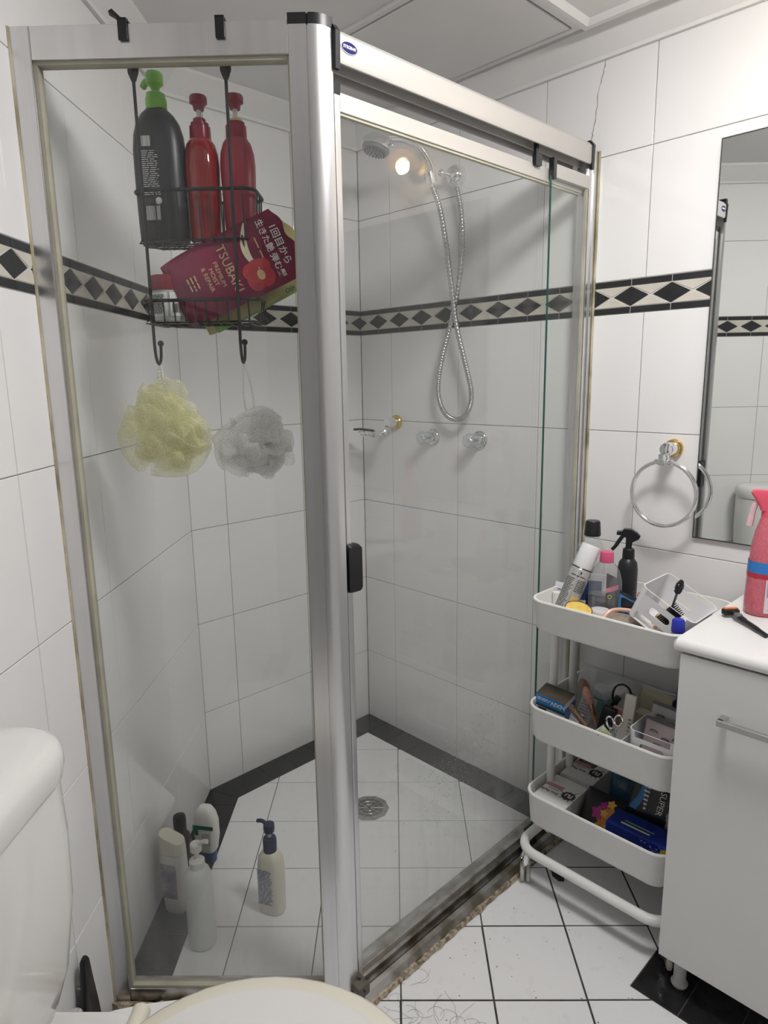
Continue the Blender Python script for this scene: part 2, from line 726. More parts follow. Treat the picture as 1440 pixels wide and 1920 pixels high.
wl, cb = wall('wall_left', 'white tiled wall with black diamond band behind the toilet', A, math.radians(90), -2.70, 0.0,
              [-(0.291 + 0.3015 * k) for k in range(8)], [-(0.4286 + 0.1016 * k) for k in range(-4, 22)] + [-(0.4286 + 0.1016 * -4) + 0.1016])
struct(obj('trim_1', cb, M_CORN, smooth=False), 'white cornice above the wall beside the toilet')
wb, cb = wall('wall_back', 'white tiled wall at the far end of the shower', A, math.radians(45), 0.0, 0.71,
              [0.126, 0.428], [0.71 - 0.1016 * k for k in range(0, 9)])
struct(obj('trim_2', cb, M_CORN, smooth=False), 'white cornice above the far shower wall')
wr, cb = wall('wall_right', 'white tiled wall with black diamond band carrying taps and mirror', B, math.radians(-45), 0.0, 2.85,
              [0.152 + 0.2965 * k for k in range(10)], [-0.012 + 0.1018 * k - 0.1018 for k in range(0, 16)])
struct(obj('trim_3', cb, M_CORN, smooth=False), 'white cornice above the mirror wall')

# walls behind the camera close the room
PE = W(2.85, 0)
bm = NB()
box(bm, -0.70, 1.10, -2.76, -2.70, -0.06, 2.2)
struct(obj('wall_rear', bm, mat('rear wall tile', (0.76, 0.755, 0.75), 0.12, var=0.05, vscale=3), smooth=False), 'white wall behind the viewer')
bm = NB()
e0, e1 = Vector((1.0, -2.70, 0)), Vector((PE.x + 0.02, PE.y + 0.02, 0))
d = (e1 - e0).normalized()
nrm = Vector((d.y, -d.x, 0))
loft(bm, [[e0 - d * 0.1 + Vector((0, 0, z)), e1 + d * 0.1 + Vector((0, 0, z)), e1 + d * 0.1 + nrm * 0.06 + Vector((0, 0, z)), e0 - d * 0.1 + nrm * 0.06 + Vector((0, 0, z))] for z in (-0.06, 2.2)])
struct(obj('wall_side', bm, MATS['rear wall tile'], smooth=False), 'white wall beside the viewer')

# unseen dark door, added so that the corner post reflects something darker
bm = NB()
box(bm, -0.560, 0.14, -2.706, -2.690, 0.0, 2.04)
dd_ = struct(obj('added_dark_door', bm, mat('unseen dark door', (0.22, 0.215, 0.21), 0.45, var=0.05, vscale=4), smooth=False), 'unseen dark door added behind the viewer to darken the post reflection')
bm = NB()
cyl(bm, (0.09, -2.69, 1.0), (0.09, -2.65, 1.0), 0.012)
sphere(bm, (0.09, -2.64, 1.0), 0.024)
obj('added_door_knob', bm, mat('door knob steel', (0.6, 0.6, 0.6), 0.25, 1.0), dd_)
# ------------------------------------------------------------------ floor
room = [(-0.66, -0.06), (-0.13, 0.47), (-0.09, 0.47), (PE.x + 0.05, PE.y), (1.05, -2.75), (-0.66, -2.75)]
bm = NB()
prism(bm, room, -0.06, -0.0013)
floor = struct(obj('floor', bm, M_FGROUT, smooth=False), 'white floor tiles laid on the diagonal to the basin wall with black border')


def st_of(p):
    d = Vector((p[0], p[1])) - B
    return d.dot(Rv), d.dot(Rn)


FT_CACHE = {}


def floor_piece(nm, poly, m, h=0.0):
    if area(poly) < 6e-5:
        return
    cx = sum(p[0] for p in poly) / len(poly)
    cy = sum(p[1] for p in poly) / len(poly)
    key = (nm, tuple((round(p[0] - cx, 4), round(p[1] - cy, 4)) for p in poly))
    me = FT_CACHE.get(key)
    if me is None:
        bm = NB()
        e = 0.0009
        inner = []
        for p in poly:
            v = Vector((cx - p[0], cy - p[1]))
            v = v.normalized() * e * 1.4
            inner.append((p[0] + v.x - cx, p[1] + v.y - cy))
        outer = [(p[0] - cx, p[1] - cy) for p in poly]
        loft(bm, [[Vector((p[0], p[1], -0.008)) for p in outer], [Vector((p[0], p[1], -0.0008)) for p in outer], [Vector((p[0], p[1], 0)) for p in inner]])
        me = finish(nm, bm, False)
        me.materials.append(m)
        FT_CACHE[key] = me
    obj_me(nm, me, floor, (cx, cy, h))


BW = 0.0995
SV, TV = 1.304, 0.434                 # black border round the vanity
GX, GY = 0.0036, -0.8411
for i in range(-4, 9):
    for j in range(-10, 8):
        xm, ym = GX + 0.2 * i + 0.1, GY + 0.2 * j + 0.1
        s_, t_ = st_of((xm, ym))
        inside = ym > -0.80 and s_ < 0.88
        g = 0.0010 if inside else 0.0022
        sq = [(GX + 0.2 * i + g, GY + 0.2 * j + g), (GX + 0.2 * (i + 1) - g, GY + 0.2 * j + g), (GX + 0.2 * (i + 1) - g, GY + 0.2 * (j + 1) - g), (GX + 0.2 * i + g, GY + 0.2 * (j + 1) - g)]
        if xm < -0.75 or ym < -2.75 or ym > 0.45:
            continue
        gg = 0.0012
        q = clip(sq, -1, 0, -(A.x + BW + gg))                                   # left border
        if len(q) > 2:                                                          # back wall border (normal Rv, keep s > BW)
            q = clip(q, -Rv.x, -Rv.y, -(B.dot(Rv) + BW + gg))
        if len(q) > 2:                                                          # right wall border keep t > BW
            q = clip(q, -Rn.x, -Rn.y, -(B.dot(Rn) + BW + gg))
        if len(q) < 3:
            continue
        sv = [st_of(p) for p in q]
        if max(p[0] for p in sv) > SV and min(p[1] for p in sv) < TV:
            parts_ = []
            a = clip(q, Rv.x, Rv.y, B.dot(Rv) + SV - gg)
            b = clip(q, -Rv.x, -Rv.y, -(B.dot(Rv) + SV - gg))
            if len(b) > 2:
                b = clip(b, -Rn.x, -Rn.y, -(B.dot(Rn) + TV + gg))
            bm = NB()
            for pl_ in (a, b):
                if len(pl_) > 2 and area(pl_) > 6e-5:
                    prism(bm, pl_, -0.008, 0.0)
                    parts_.append(pl_)
            if parts_:
                obj('floor_tile', bm, M_FLOOR, floor, smooth=False)
            else:
                bm.free()
        else:
            floor_piece('floor_tile', q, M_FLOOR)


def border(O, along, inward, a0, a1, step, i0, i1, ca=None):
    k = a0
    while k < a1 - 0.004:
        k2 = min(k + step, a1)
        g = 0.0009
        poly = [O + along * (k + g) + inward * (i0 + g), O + along * (k2 - g) + inward * (i0 + g), O + along * (k2 - g) + inward * (i1 - g), O + along * (k + g) + inward * (i1 - g)]
        poly = [(p.x, p.y) for p in poly]
        for c_ in (ca or []):
            if len(poly) > 2:
                poly = clip(poly, *c_)
        if len(poly) > 2:
            floor_piece('border_tile', poly, M_FBLACK)
        k += step


bis = (math.sin(math.radians(22.5)), math.cos(math.radians(22.5)))
# mitre between left border and back border runs along the bisector of the corner
mit = Vector((1, 0)) + Rv
mit = mit.normalized()
mp_ = Vector((-mit.y, mit.x))
dA = A.dot(mp_)
border(Vector((A.x, A.y)), Vector((0, -1)), Vector((1, 0)), -0.12, 2.62, 0.1005, 0.0, BW, [(mp_.x, mp_.y, dA - 0.0008)])
border(A, Mv, Rv, -0.12, 0.71, 0.1005, 0.0, BW, [(-mp_.x, -mp_.y, -(dA + 0.0008)), (-Rn.x, -Rn.y, -(B.dot(Rn) + 0.0))])
border(B, Rv, Rn, BW, SV, 0.1005, 0.0, BW)
border(B, Rv, Rn, SV, 2.6, 0.1015, TV - 0.146, TV)
border(B, Rv, Rn, SV, 2.6, 0.1015, TV - 0.292, TV - 0.146)
border(B, Rv, Rn, SV, 2.6, 0.1015, 0.0, TV - 0.292)
# light grout bed under the black border round the vanity
bm = NB()
box(bm, SV, 2.6, -TV, 0, -0.006, -0.0011)
xform(bm, Matrix.Translation((B.x, B.y, 0)) @ Matrix.Rotation(-R45, 4, 'Z'))
obj('border_grout', bm, M_FBGROUT, floor, smooth=False)

# ------------------------------------------------------------------ ceiling
# the slab is cut away above the hatch, so the joint round its panel is a real gap
HS0, HS1, HT0, HT1 = 0.67 - 0.197, 0.67 + 0.197, 0.274 - 0.187, 0.274 + 0.187
bS, bT = B.dot(Rv), B.dot(Rn)
mid_ = clip(clip(room, -Rv.x, -Rv.y, -(bS + HS0)), Rv.x, Rv.y, bS + HS1)
bm = NB()
for pl_ in (clip(room, Rv.x, Rv.y, bS + HS0), clip(room, -Rv.x, -Rv.y, -(bS + HS1)), clip(mid_, Rn.x, Rn.y, bT + HT0), clip(mid_, -Rn.x, -Rn.y, -(bT + HT1))):
    prism(bm, pl_, ZC, ZC + 0.06)
prism(bm, [tuple(W(s_, t_)[:2]) for s_, t_ in ((HS0 - 0.02, HT0 - 0.02), (HS1 + 0.02, HT0 - 0.02), (HS1 + 0.02, HT1 + 0.02), (HS0 - 0.02, HT1 + 0.02))], ZC + 0.0602, ZC + 0.07)
struct(obj('ceiling', bm, M_CEIL, smooth=False), 'flat white painted ceiling')

RW = -R45                              # rotation of things fixed to the right wall
# access hatch
h = thing('ceiling_hatch', 'square white access hatch with an open joint round it in the ceiling', 'hatch', W(0.67, 0.274, ZC), RW)
bm = NB()
for a in ((-0.215, -0.197, -0.205, 0.205), (0.197, 0.215, -0.205, 0.205), (-0.197, 0.197, -0.205, -0.187), (-0.197, 0.197, 0.187, 0.205)):
    box(bm, a[0], a[1], a[2], a[3], -0.008, 0.001, 0.002, 1)
obj('hatch_frame', bm, M_CORN, h, smooth=False)
bm = NB()
box(bm, -0.1925, 0.1925, -0.1825, 0.1805, -0.009, -0.003, 0.001, 1)
obj('hatch_panel', bm, M_CEIL, h, smooth=False)
# ceiling fan and heater unit cover beside the hatch
h = thing('ceiling_vent', 'raised white square vent cover on the ceiling next to the hatch', 'vent cover', W(1.135, 0.32, ZC), RW)
bm = NB()
for sgn in (0,):
    rings = []
    for x, z in ((0.25, 0.001), (0.25, -0.010), (0.236, -0.022), (0.222, -0.022), (0.208, -0.010)):
        rings.append([Vector((x, x, z)), Vector((-x, x, z)), Vector((-x, -x, z)), Vector((x, -x, z))])
    loft(bm, rings, cap0=False, cap1=False)
obj('vent_frame', bm, M_CORN, h, smooth=False)
bm = NB()
box(bm, -0.21, 0.21, -0.21, 0.21, -0.0115, -0.004)
obj('vent_panel', bm, M_CEIL, h, smooth=False)

# ------------------------------------------------------------------ lamps of the room
def emitter(name, col, strength):
    m = bpy.data.materials.new(name)
    m.use_nodes = True
    nt = m.node_tree
    nt.nodes.clear()
    o = nt.nodes.new('ShaderNodeOutputMaterial')
    e = nt.nodes.new('ShaderNodeEmission')
    e.inputs[0].default_value = (*col, 1)
    e.inputs[1].default_value = strength
    nt.links.new(e.outputs[0], o.inputs[0])
    MATS[name] = m
    return m


# out of the picture: its place follows from the shadows of the towel ring and of the trolley's base tube
lamp = thing('ceiling_light_offscreen', 'round frosted ceiling lamp above the vanity', 'lamp', W(1.50, 0.72, ZC), 0)
bm = NB()
lathe(bm, [(0.165, 0.0), (0.165, -0.02), (0.155, -0.024)], 32, cap0=False, cap1=False)
obj('lamp_base', bm, M_CORN, lamp)
bm = NB()
lathe(bm, [(0.155, -0.022), (0.150, -0.045), (0.125, -0.068), (0.075, -0.082), (0.002, -0.086)], 32, cap0=True, cap1=True)
obj('lamp_bowl', bm, emitter('lamp bowl glow', (1.0, 0.98, 0.965), CEIL_LIGHT), lamp)

# out of the picture: the photograph shows this lamp reflected in the shower door
vl = thing('vanity_light_offscreen', 'small warm wall lamp with open shade above the mirror', 'lamp', W(1.475, 0.0, 1.955), RW)
M_BRASS = mat('brushed brass', (0.75, 0.55, 0.22), 0.22, 1.0)
bm = NB()
lathe(bm, [(0.045, 0), (0.045, 0.008), (0.03, 0.014)], 24, axis=((0, 0, 0), (0, -1, 0)))
cyl(bm, (0, -0.01, 0), (0, -0.055, 0), 0.008)
obj('wall_plate', bm, M_BRASS, vl)
bm = NB()
lathe(bm, [(0.02, 0.035), (0.04, 0.018), (0.05, -0.01)], 24, c=(0, -0.075, 0), cap0=True, cap1=False)
obj('lamp_shade', bm, sheer('amber shade glass', (0.8, 0.55, 0.32), 0.6, 0.2), vl)
bm = NB()
sphere(bm, (0, -0.075, -0.008), 0.018, 16, 10, sz=1.3)
obj('bulb', bm, emitter('bulb glow', (1.0, 0.78, 0.5), VANITY_LIGHT * 1.6), vl)


# old crack in the wall tiles above the shower door
bm = NB()
ck = [(0.9106, 2.066), (0.9040, 2.0358), (0.8931, 1.9972), (0.8897, 1.9498), (0.8826, 1.9149), (0.8796, 1.8872)]
pts = []
for i, p in enumerate(ck[:-1]):
    for k in range(5):
        a = k / 5
        pts.append(W(p[0] + (ck[i + 1][0] - p[0]) * a + random.uniform(-0.0016, 0.0016), 0.0002, p[1] + (ck[i + 1][1] - p[1]) * a))
tube(bm, pts, [random.uniform(0.0003, 0.0011) for _ in pts], 5)
obj('crack', bm, mat('grimy crack', (0.10, 0.085, 0.05), 0.8), wr)

# ================================================================== shower enclosure
M_ALU = mat('satin aluminium', (0.74, 0.74, 0.745), 0.30, 1.0, col2=(0.68, 0.68, 0.69), vscale=40, stretch=(1, 1, 0.04))
M_ALUW = mat('pale anodised aluminium', (0.56, 0.545, 0.525), 0.45, 0.35)
M_ALUD = mat('dull stained aluminium', (0.62, 0.61, 0.59), 0.32, 1.0, col2=(0.30, 0.27, 0.22), vscale=16, vlo=0.36, vhi=0.56)
M_BLKP = mat('black plastic', (0.012, 0.012, 0.014), 0.32)
M_RUB = mat('yellowed glazing rubber', (0.50, 0.48, 0.38), 0.55, var=0.25, vscale=9)
M_SIL = mat('mouldy silicone', (0.50, 0.43, 0.33), 0.6, col2=(0.16, 0.12, 0.07), vscale=90, vlo=0.36, vhi=0.60, bump=0.6, bscale=120)
M_CHROME = mat('chrome', (0.86, 0.87, 0.88), 0.06, 1.0)
M_GLASS_F = shower_glass('fixed panel glass', 0.45, 0.20, 0.005, 22)
M_GLASS_D = shower_glass('door glass', 0.65, 0.12, 0.018, 26)
M_GLASS_E = mat('green glass edge', (0.03, 0.10, 0.08), 0.1)

YF, YB = -0.850, -0.812
scr = thing('shower_screen', 'aluminium framed shower screen with fixed glass panel, corner post and header rail', 'shower screen', (-0.13, -0.83, 0))


def scr_box(name, a, m, bev=0.0015):
    bm = NB()
    box(bm, *a, bev)
    return obj(name, bm, m, scr, world=True, smooth=False)


scr_box('wall_post', (-0.6105, -0.577, YF, YB, 0.004, 1.879), M_ALU)
scr_box('top_rail', (-0.577, -0.157, YF + 0.001, YB, 1.829, 1.879), M_ALU)
scr_box('bottom_rail', (-0.577, -0.157, YF + 0.004, YB, 0.002, 0.034), M_ALUD)
scr_box('glass_panel', (-0.573, -0.158, -0.8325, -0.8275, 0.034, 1.829), M_GLASS_F, 0.0)
bm = NB()
box(bm, -0.577, -0.5715, -0.843, -0.824, 0.034, 1.829)
box(bm, -0.5715, -0.160, -0.843, -0.824, 1.8235, 1.829)
box(bm, -0.5715, -0.160, -0.843, -0.824, 0.034, 0.040)
box(bm, -0.1605, -0.157, -0.843, -0.824, 0.034, 1.829)
obj('glazing_bead', bm, M_RUB, scr, world=True, smooth=False)
# silicone where the wall post meets the tiles
bm = NB()
tube(bm, [(-0.6105, YF - 0.001, z) for z in (0.0, 0.5, 1.0, 1.5, 1.878)], 0.003, 6)
obj('wall_sealant', bm, mat('aged sealant', (0.55, 0.51, 0.38), 0.5, col2=(0.24, 0.22, 0.12), vscale=12, vlo=0.35, vhi=0.6), scr, world=True)

# corner post: flat face, groove, rounded face turning 45 degrees towards the door
out = [(-0.157, YF), (-0.128, YF), (-0.1275, YF + 0.004), (-0.1255, YF + 0.004), (-0.125, YF)]
cx, cy, rr = -0.122, -0.812, 0.038
for k in range(0, 7):
    a = math.radians(-90 + 45 * k / 6)
    out.append((cx + rr * math.cos(a), cy + rr * math.sin(a)))
e = Vector(out[-1])
e1 = e + Vector((S2, S2)) * 0.010
e2 = e1 + Vector((-S2, S2)) * 0.040
out += [(e1.x, e1.y), (e2.x, e2.y), (-0.135, YB), (-0.157, YB)]
bm = NB()
prism(bm, out, 0.002, 1.872)
obj('corner_post', bm, M_ALU, scr, world=True, angle=25)
# black plastic cap on the corner post
bm = NB()
cc = Vector((-0.13, -0.83))
prism(bm, [tuple(cc + (Vector(p) - cc) * 1.03) for p in out], 1.872, 1.888)
obj('post_cap', bm, M_BLKP, scr, world=True, angle=25)


def sbox(bm, s0, s1, t0, t1, z0, z1, bev=0.0):
    """box in right-wall coordinates"""
    b2 = NB()
    box(b2, s0, s1, -t1, -t0, z0, z1, bev, 2)
    xform(b2, Matrix.Translation((B.x, B.y, 0)) @ Matrix.Rotation(-R45, 4, 'Z'))
    me = bpy.data.meshes.new('tmp')
    b2.to_mesh(me)
    b2.free()
    bm.from_mesh(me)
    bpy.data.meshes.remove(me)
    return bm


def sprof(bm, prof, t0, t1):
    """profile (s, z) run along t"""
    loft(bm, [[W(p[0], t, p[1]) for p in prof] for t in (t0, t1)])


T_END = 0.862
bm = NB()
sprof(bm, [(0.905, 1.824), (0.907, 1.830), (0.907, 1.866), (0.900, 1.874), (0.850, 1.874), (0.848, 1.820), (0.853, 1.820), (0.855, 1.860), (0.899, 1.860), (0.901, 1.824)], 0.04, T_END)
obj('header_rail', bm, M_ALUW, scr, world=True, angle=30)
bm = NB()
sbox(bm, 0.858, 0.898, 0.042, T_END - 0.002, 1.845, 1.860)
sbox(bm, 0.872, 0.876, 0.042, T_END - 0.002, 1.822, 1.846)
obj('track_channel', bm, M_ALUW, scr, world=True, smooth=False)
for t0, nm in ((0.034, 'header_cap'), (T_END, 'header_cap')):
    bm = NB()
    sprof(bm, [(0.909, 1.812), (0.911, 1.868), (0.902, 1.879), (0.846, 1.879), (0.846, 1.870), (0.898, 1.870), (0.902, 1.864), (0.902, 1.812)], t0, t0 + 0.010)
    obj(nm, bm, M_BLKP, scr, world=True, angle=30)
# wall channel on the right wall, with its ribs
bm = NB()
sbox(bm, 0.858, 0.902, 0.001, 0.018, 0.004, 1.862, 0.001)
sbox(bm, 0.862, 0.898, 0.018, 0.034, 0.004, 1.850, 0.001)
sbox(bm, 0.868, 0.892, 0.034, 0.041, 0.004, 1.845, 0.001)
obj('wall_channel', bm, M_ALU, scr, world=True, smooth=False)
bm = NB()
tube(bm, [W(0.905, 0.001, z) for z in (0.0, 0.6, 1.2, 1.862)], 0.003, 6)
obj('wall_sealant', bm, MATS['aged sealant'], scr, world=True)
# sill track along the floor
bm = NB()
sprof(bm, [(0.850, 0.0), (0.934, 0.0), (0.934, 0.010), (0.924, 0.020), (0.912, 0.022), (0.906, 0.018), (0.906, 0.008), (0.897, 0.008), (0.897, 0.030), (0.892, 0.034), (0.887, 0.034), (0.887, 0.010), (0.874, 0.010), (0.874, 0.040), (0.862, 0.044), (0.850, 0.040)], 0.002, T_END + 0.012)
obj('sill_track', bm, M_ALUD, scr, world=True, angle=25)
bm = NB()
pts = []
for k in range(60):
    t = 0.004 + (T_END + 0.03 - 0.004) * k / 59
    pts.append(W(0.936 + 0.003 * random.random(), t, 0.002))
tube(bm, pts, [0.006 + 0.004 * random.random() for _ in pts], 6)
obj('sill_sealant', bm, M_SIL, scr, world=True)
bm = NB()
pts = [(-0.604, -0.868, 0.003)] + [(-0.60 + 0.46 * k / 30, YF - 0.004 - 0.004 * random.random(), 0.002) for k in range(31)]
tube(bm, pts, [0.016] + [0.006 + 0.004 * random.random() for _ in pts[1:]], 6)
obj('base_sealant', bm, M_SIL, scr, world=True)
bm = NB()
sbox(bm, 0.880, 0.925, T_END - 0.006, T_END + 0.028, 0.002, 0.045, 0.006)
obj('sill_end_block', bm, mat('grimy black rubber', (0.02, 0.018, 0.016), 0.5, col2=(0.12, 0.10, 0.08), vscale=60, vlo=0.6, vhi=0.4), scr, world=True)
# maker's badge
bd = NB()
mb = Matrix.Translation(W(0.9072, T_END - 0.022, 1.850)) @ Matrix.Rotation(-R45 + math.radians(90), 4, 'Z')
prism(bd, [(0.0185 * math.cos(2 * math.pi * k / 28), 0.0098 * math.sin(2 * math.pi * k / 28)) for k in range(28)], -0.0005, 0.001, lambda x, y, z: Vector((x, -z, y)))
xform(bd, mb)
badge = obj('badge', bd, mat('silver badge rim', (0.75, 0.72, 0.68), 0.25, 1.0), scr, world=True, label='oval maker badge')
bd = NB()
prism(bd, [(0.0168 * math.cos(2 * math.pi * k / 28), 0.0084 * math.sin(2 * math.pi * k / 28)) for k in range(28)], 0.001, 0.0014, lambda x, y, z: Vector((x, -z, y)))
xform(bd, mb)
xform(bd, MW[scr.name].inverted())
obj('badge_field', bd, mat('navy enamel', (0.015, 0.015, 0.13), 0.2), badge)
bd = xform(text_bm('STEGBAR', 0.0068, 0.0003, bold=0.00012), UPRIGHT)
for v in bd.verts:
    v.co.y -= 0.0016
xform(bd, MW[scr.name].inverted() @ mb)
obj('badge_lettering', bd, mat('badge white', (0.85, 0.85, 0.85), 0.4), badge, smooth=False)

# ------------------------------------------------------------------ sliding door
dr = thing('sliding_door', 'framed sliding shower door with black finger pull and misted glass', 'shower door', W(0.882, 0.46, 0.03), RW)
SD = 0.881
bm = sbox(NB(), SD - 0.0025, SD + 0.0025, 0.050, 0.853, 0.036, 1.772)
obj('door_glass', bm, M_GLASS_D, dr, world=True, smooth=False)
bm = sbox(NB(), SD - 0.007, SD + 0.007, 0.050, 0.856, 1.758, 1.788, 0.001)
obj('door_top_rail', bm, M_ALUW, dr, world=True, smooth=False)
bm = sbox(NB(), SD - 0.009, SD + 0.009, 0.847, 0.860, 0.034, 1.783, 0.0015)
obj('door_stile', bm, M_ALU, dr, world=True, smooth=False)
bm = sbox(NB(), SD - 0.006, SD + 0.006, 0.050, 0.850, 0.030, 0.044, 0.001)
obj('door_bottom_rail', bm, M_ALUD, dr, world=True, smooth=False)
bm = sbox(NB(), SD - 0.0075, SD + 0.0075, 0.845, 0.861, 1.783, 1.802, 0.001)
obj('stile_cap', bm, M_BLKP, dr, world=True, smooth=False)
bm = sbox(NB(), SD - 0.004, SD + 0.004, 0.055, 0.848, 1.7535, 1.7585)
obj('glazing_bead', bm, M_RUB, dr, world=True, smooth=False)
# finger pull
b2 = NB()
rloft(b2, [(-0.010, 0.016, 0.0455, 0.008), (-0.004, 0.019, 0.0475, 0.010), (0.008, 0.019, 0.0475, 0.010), (0.016, 0.0165, 0.045, 0.009)], 5)
xform(b2, Matrix.Translation(W(SD + 0.006, 0.849, 0.955)) @ Matrix.Rotation(-R45, 4, 'Z') @ Matrix(((0, 0, 1, 0), (1, 0, 0, 0), (0, 1, 0, 0), (0, 0, 0, 1))))
obj('finger_pull', b2, M_BLKP, dr, world=True)
# hanger and rollers
for t0, zz in ((0.258, 0.0), ):
    bm = NB()
    sbox(bm, SD + 0.004, SD + 0.012, t0 - 0.004, t0 + 0.006, 1.80, 1.842, 0.001)
    b2 = NB()
    rloft(b2, [(0.0, 0.012, 0.013, 0.004), (0.010, 0.012, 0.013, 0.004)], 4)
    xform(b2, Matrix.Translation(W(SD + 0.006, t0, 1.795)) @ Matrix.Rotation(-R45, 4, 'Z') @ Matrix(((0, 0, 1, 0), (1, 0, 0, 0), (0, 1, 0, 0), (0, 0, 0, 1))))
    me = bpy.data.meshes.new('tmp')
    b2.to_mesh(me)
    b2.free()
    bm.from_mesh(me)
    bpy.data.meshes.remove(me)
    obj('roller_hanger', bm, M_BLKP, dr, world=True, smooth=False)
bm = sbox(NB(), SD + 0.0, SD + 0.020, 0.185, 0.225, 0.022, 0.060, 0.004)
sbox(bm, SD + 0.010, SD + 0.030, 0.200, 0.250, 0.014, 0.034, 0.003)
obj('bottom_guide', bm, M_BLKP, dr, world=True)
# beads of water clinging to the inside of the door
bm = NB()
rd = random.Random(3)
for k in range(620):
    t = rd.gauss(0.50, 0.075)
    z = rd.gauss(0.40, 0.055) - (t - 0.5) * 0.25
    r = rd.uniform(0.0007, 0.0021)
    p = W(SD + 0.0026, t, z)
    lathe(bm, [(r, 0), (r * 0.8, r * 0.35), (r * 0.3, r * 0.5)], 6, axis=(p, (Rv.x, Rv.y, 0)))
obj('water_beads', bm, clear_plastic('water', (0.90, 0.92, 0.92), 0.10, 0.01, 3.5), dr, world=True, kind='stuff')

# narrow outer panel at the wall end
d2 = thing('narrow_door_panel', 'narrow glass panel of the shower door beside the mirror wall', 'shower door', W(0.896, 0.12, 0.03), RW)
SE = 0.8955
bm = sbox(NB(), SE - 0.0023, SE + 0.0023, 0.042, 0.2045, 0.024, 1.785)
obj('panel_glass', bm, M_GLASS_D, d2, world=True, smooth=False)
bm = sbox(NB(), SE - 0.0023, SE + 0.0023, 0.2046, 0.2062, 0.026, 1.770)
obj('glass_edge', bm, M_GLASS_E, d2, world=True, smooth=False)
bm = sbox(NB(), SE - 0.0062, SE + 0.006, 0.042, 0.192, 1.768, 1.798, 0.001)
obj('panel_top_rail', bm, M_ALUW, d2, world=True, smooth=False)
bm = sbox(NB(), SE - 0.0064, SE + 0.0075, 0.192, 0.205, 1.764, 1.810, 0.001)
obj('rail_cap', bm, M_BLKP, d2, world=True, smooth=False)
bm = sbox(NB(), SE - 0.004, SE + 0.004, 0.042, 0.047, 0.034, 1.766)
obj('glazing_bead', bm, M_RUB, d2, world=True, smooth=False)

# ================================================================== shower fittings
def wall_thing(name, label, cat, s, z, group=None):
    return thing(name, label, cat, W(s, 0, z), RW, group)


# local frame of wall things: x along the wall towards the vanity, -y out of the wall, z up
br = wall_thing('shower_bracket', 'chrome wall bracket holding the hand shower', 'bracket', 0.447, 1.898)
bm = NB()
lathe(bm, [(0.030, 0.0), (0.031, 0.010), (0.028, 0.026), (0.020, 0.036), (0.012, 0.040)], 28, axis=((0, 0, 0), (0, -1, 0)))
obj('wall_cup', bm, M_CHROME, br)
bm = NB()
cyl(bm, (-0.002, -0.035, -0.002), (-0.012, -0.062, 0.0), 0.006)
sphere(bm, (-0.012, -0.064, 0.0), 0.011)
obj('swivel_joint', bm, M_CHROME, br)
bm = NB()
cyl(bm, (0.010, -0.022, -0.018), (0.013, -0.026, -0.044), 0.009, 0.008)
obj('hose_outlet', bm, M_CHROME, br)

hs = wall_thing('hand_shower', 'chrome hand shower with a long coiled metal hose', 'hand shower', 0.42, 1.89)


def LW(s, t, z):
    """right-wall coordinates relative to the hand shower's base"""
    return Vector((s - 0.42, -t, z - 1.89))


bm = NB()
body = spline([LW(0.417, 0.086, 1.874), LW(0.421, 0.094, 1.900), LW(0.422, 0.118, 1.934), LW(0.413, 0.150, 1.9635), LW(0.393, 0.183, 1.9775), LW(0.368, 0.212, 1.9775)], 6)
tube(bm, body, [0.0115 + 0.004 * (i / len(body)) for i in range(len(body))], 14)
obj('handle', bm, M_CHROME, hs)
bm = NB()
hd = LW(0.347, 0.236, 1.9725)
ax = Vector((-0.10, -0.28, -1.0)).normalized()
lathe(bm, [(0.012, -0.012), (0.028, -0.006), (0.040, 0.006), (0.0435, 0.018), (0.043, 0.026)], 28, axis=(hd, ax))
obj('head_shell', bm, M_CHROME, hs)
bm = NB()
lathe(bm, [(0.040, 0.0262), (0.037, 0.034), (0.020, 0.040), (0.006, 0.042)], 28, axis=(hd, ax))
fc = obj('spray_face', bm, mat('grey spray face', (0.30, 0.30, 0.31), 0.3, 0.3), hs)
bm = NB()
x_, y_, d_ = frame_of(ax)
for ring, cnt, hh in ((0.010, 6, 0.0405), (0.019, 12, 0.0385), (0.028, 18, 0.0365)):
    for k in range(cnt):
        a = 2 * math.pi * k / cnt
        p = hd + x_ * ring * math.cos(a) + y_ * ring * math.sin(a) + d_ * hh
        lathe(bm, [(0.0016, 0), (0.0010, 0.003)], 6, axis=(p, ax))
obj('nozzle', bm, mat('dark nozzle rubber', (0.06, 0.06, 0.065), 0.5), fc)
bm = NB()
p = LW(0.392, 0.224, 1.950)
cyl(bm, LW(0.380, 0.228, 1.953), p, 0.003, 0.003, 8)
sphere(bm, p, 0.006)
obj('spray_lever', bm, M_CHROME, hs)
bm = NB()
cyl(bm, LW(0.417, 0.087, 1.868), LW(0.414, 0.094, 1.898), 0.017, 0.0175, 20)
obj('holder_ring', bm, M_CHROME, hs)
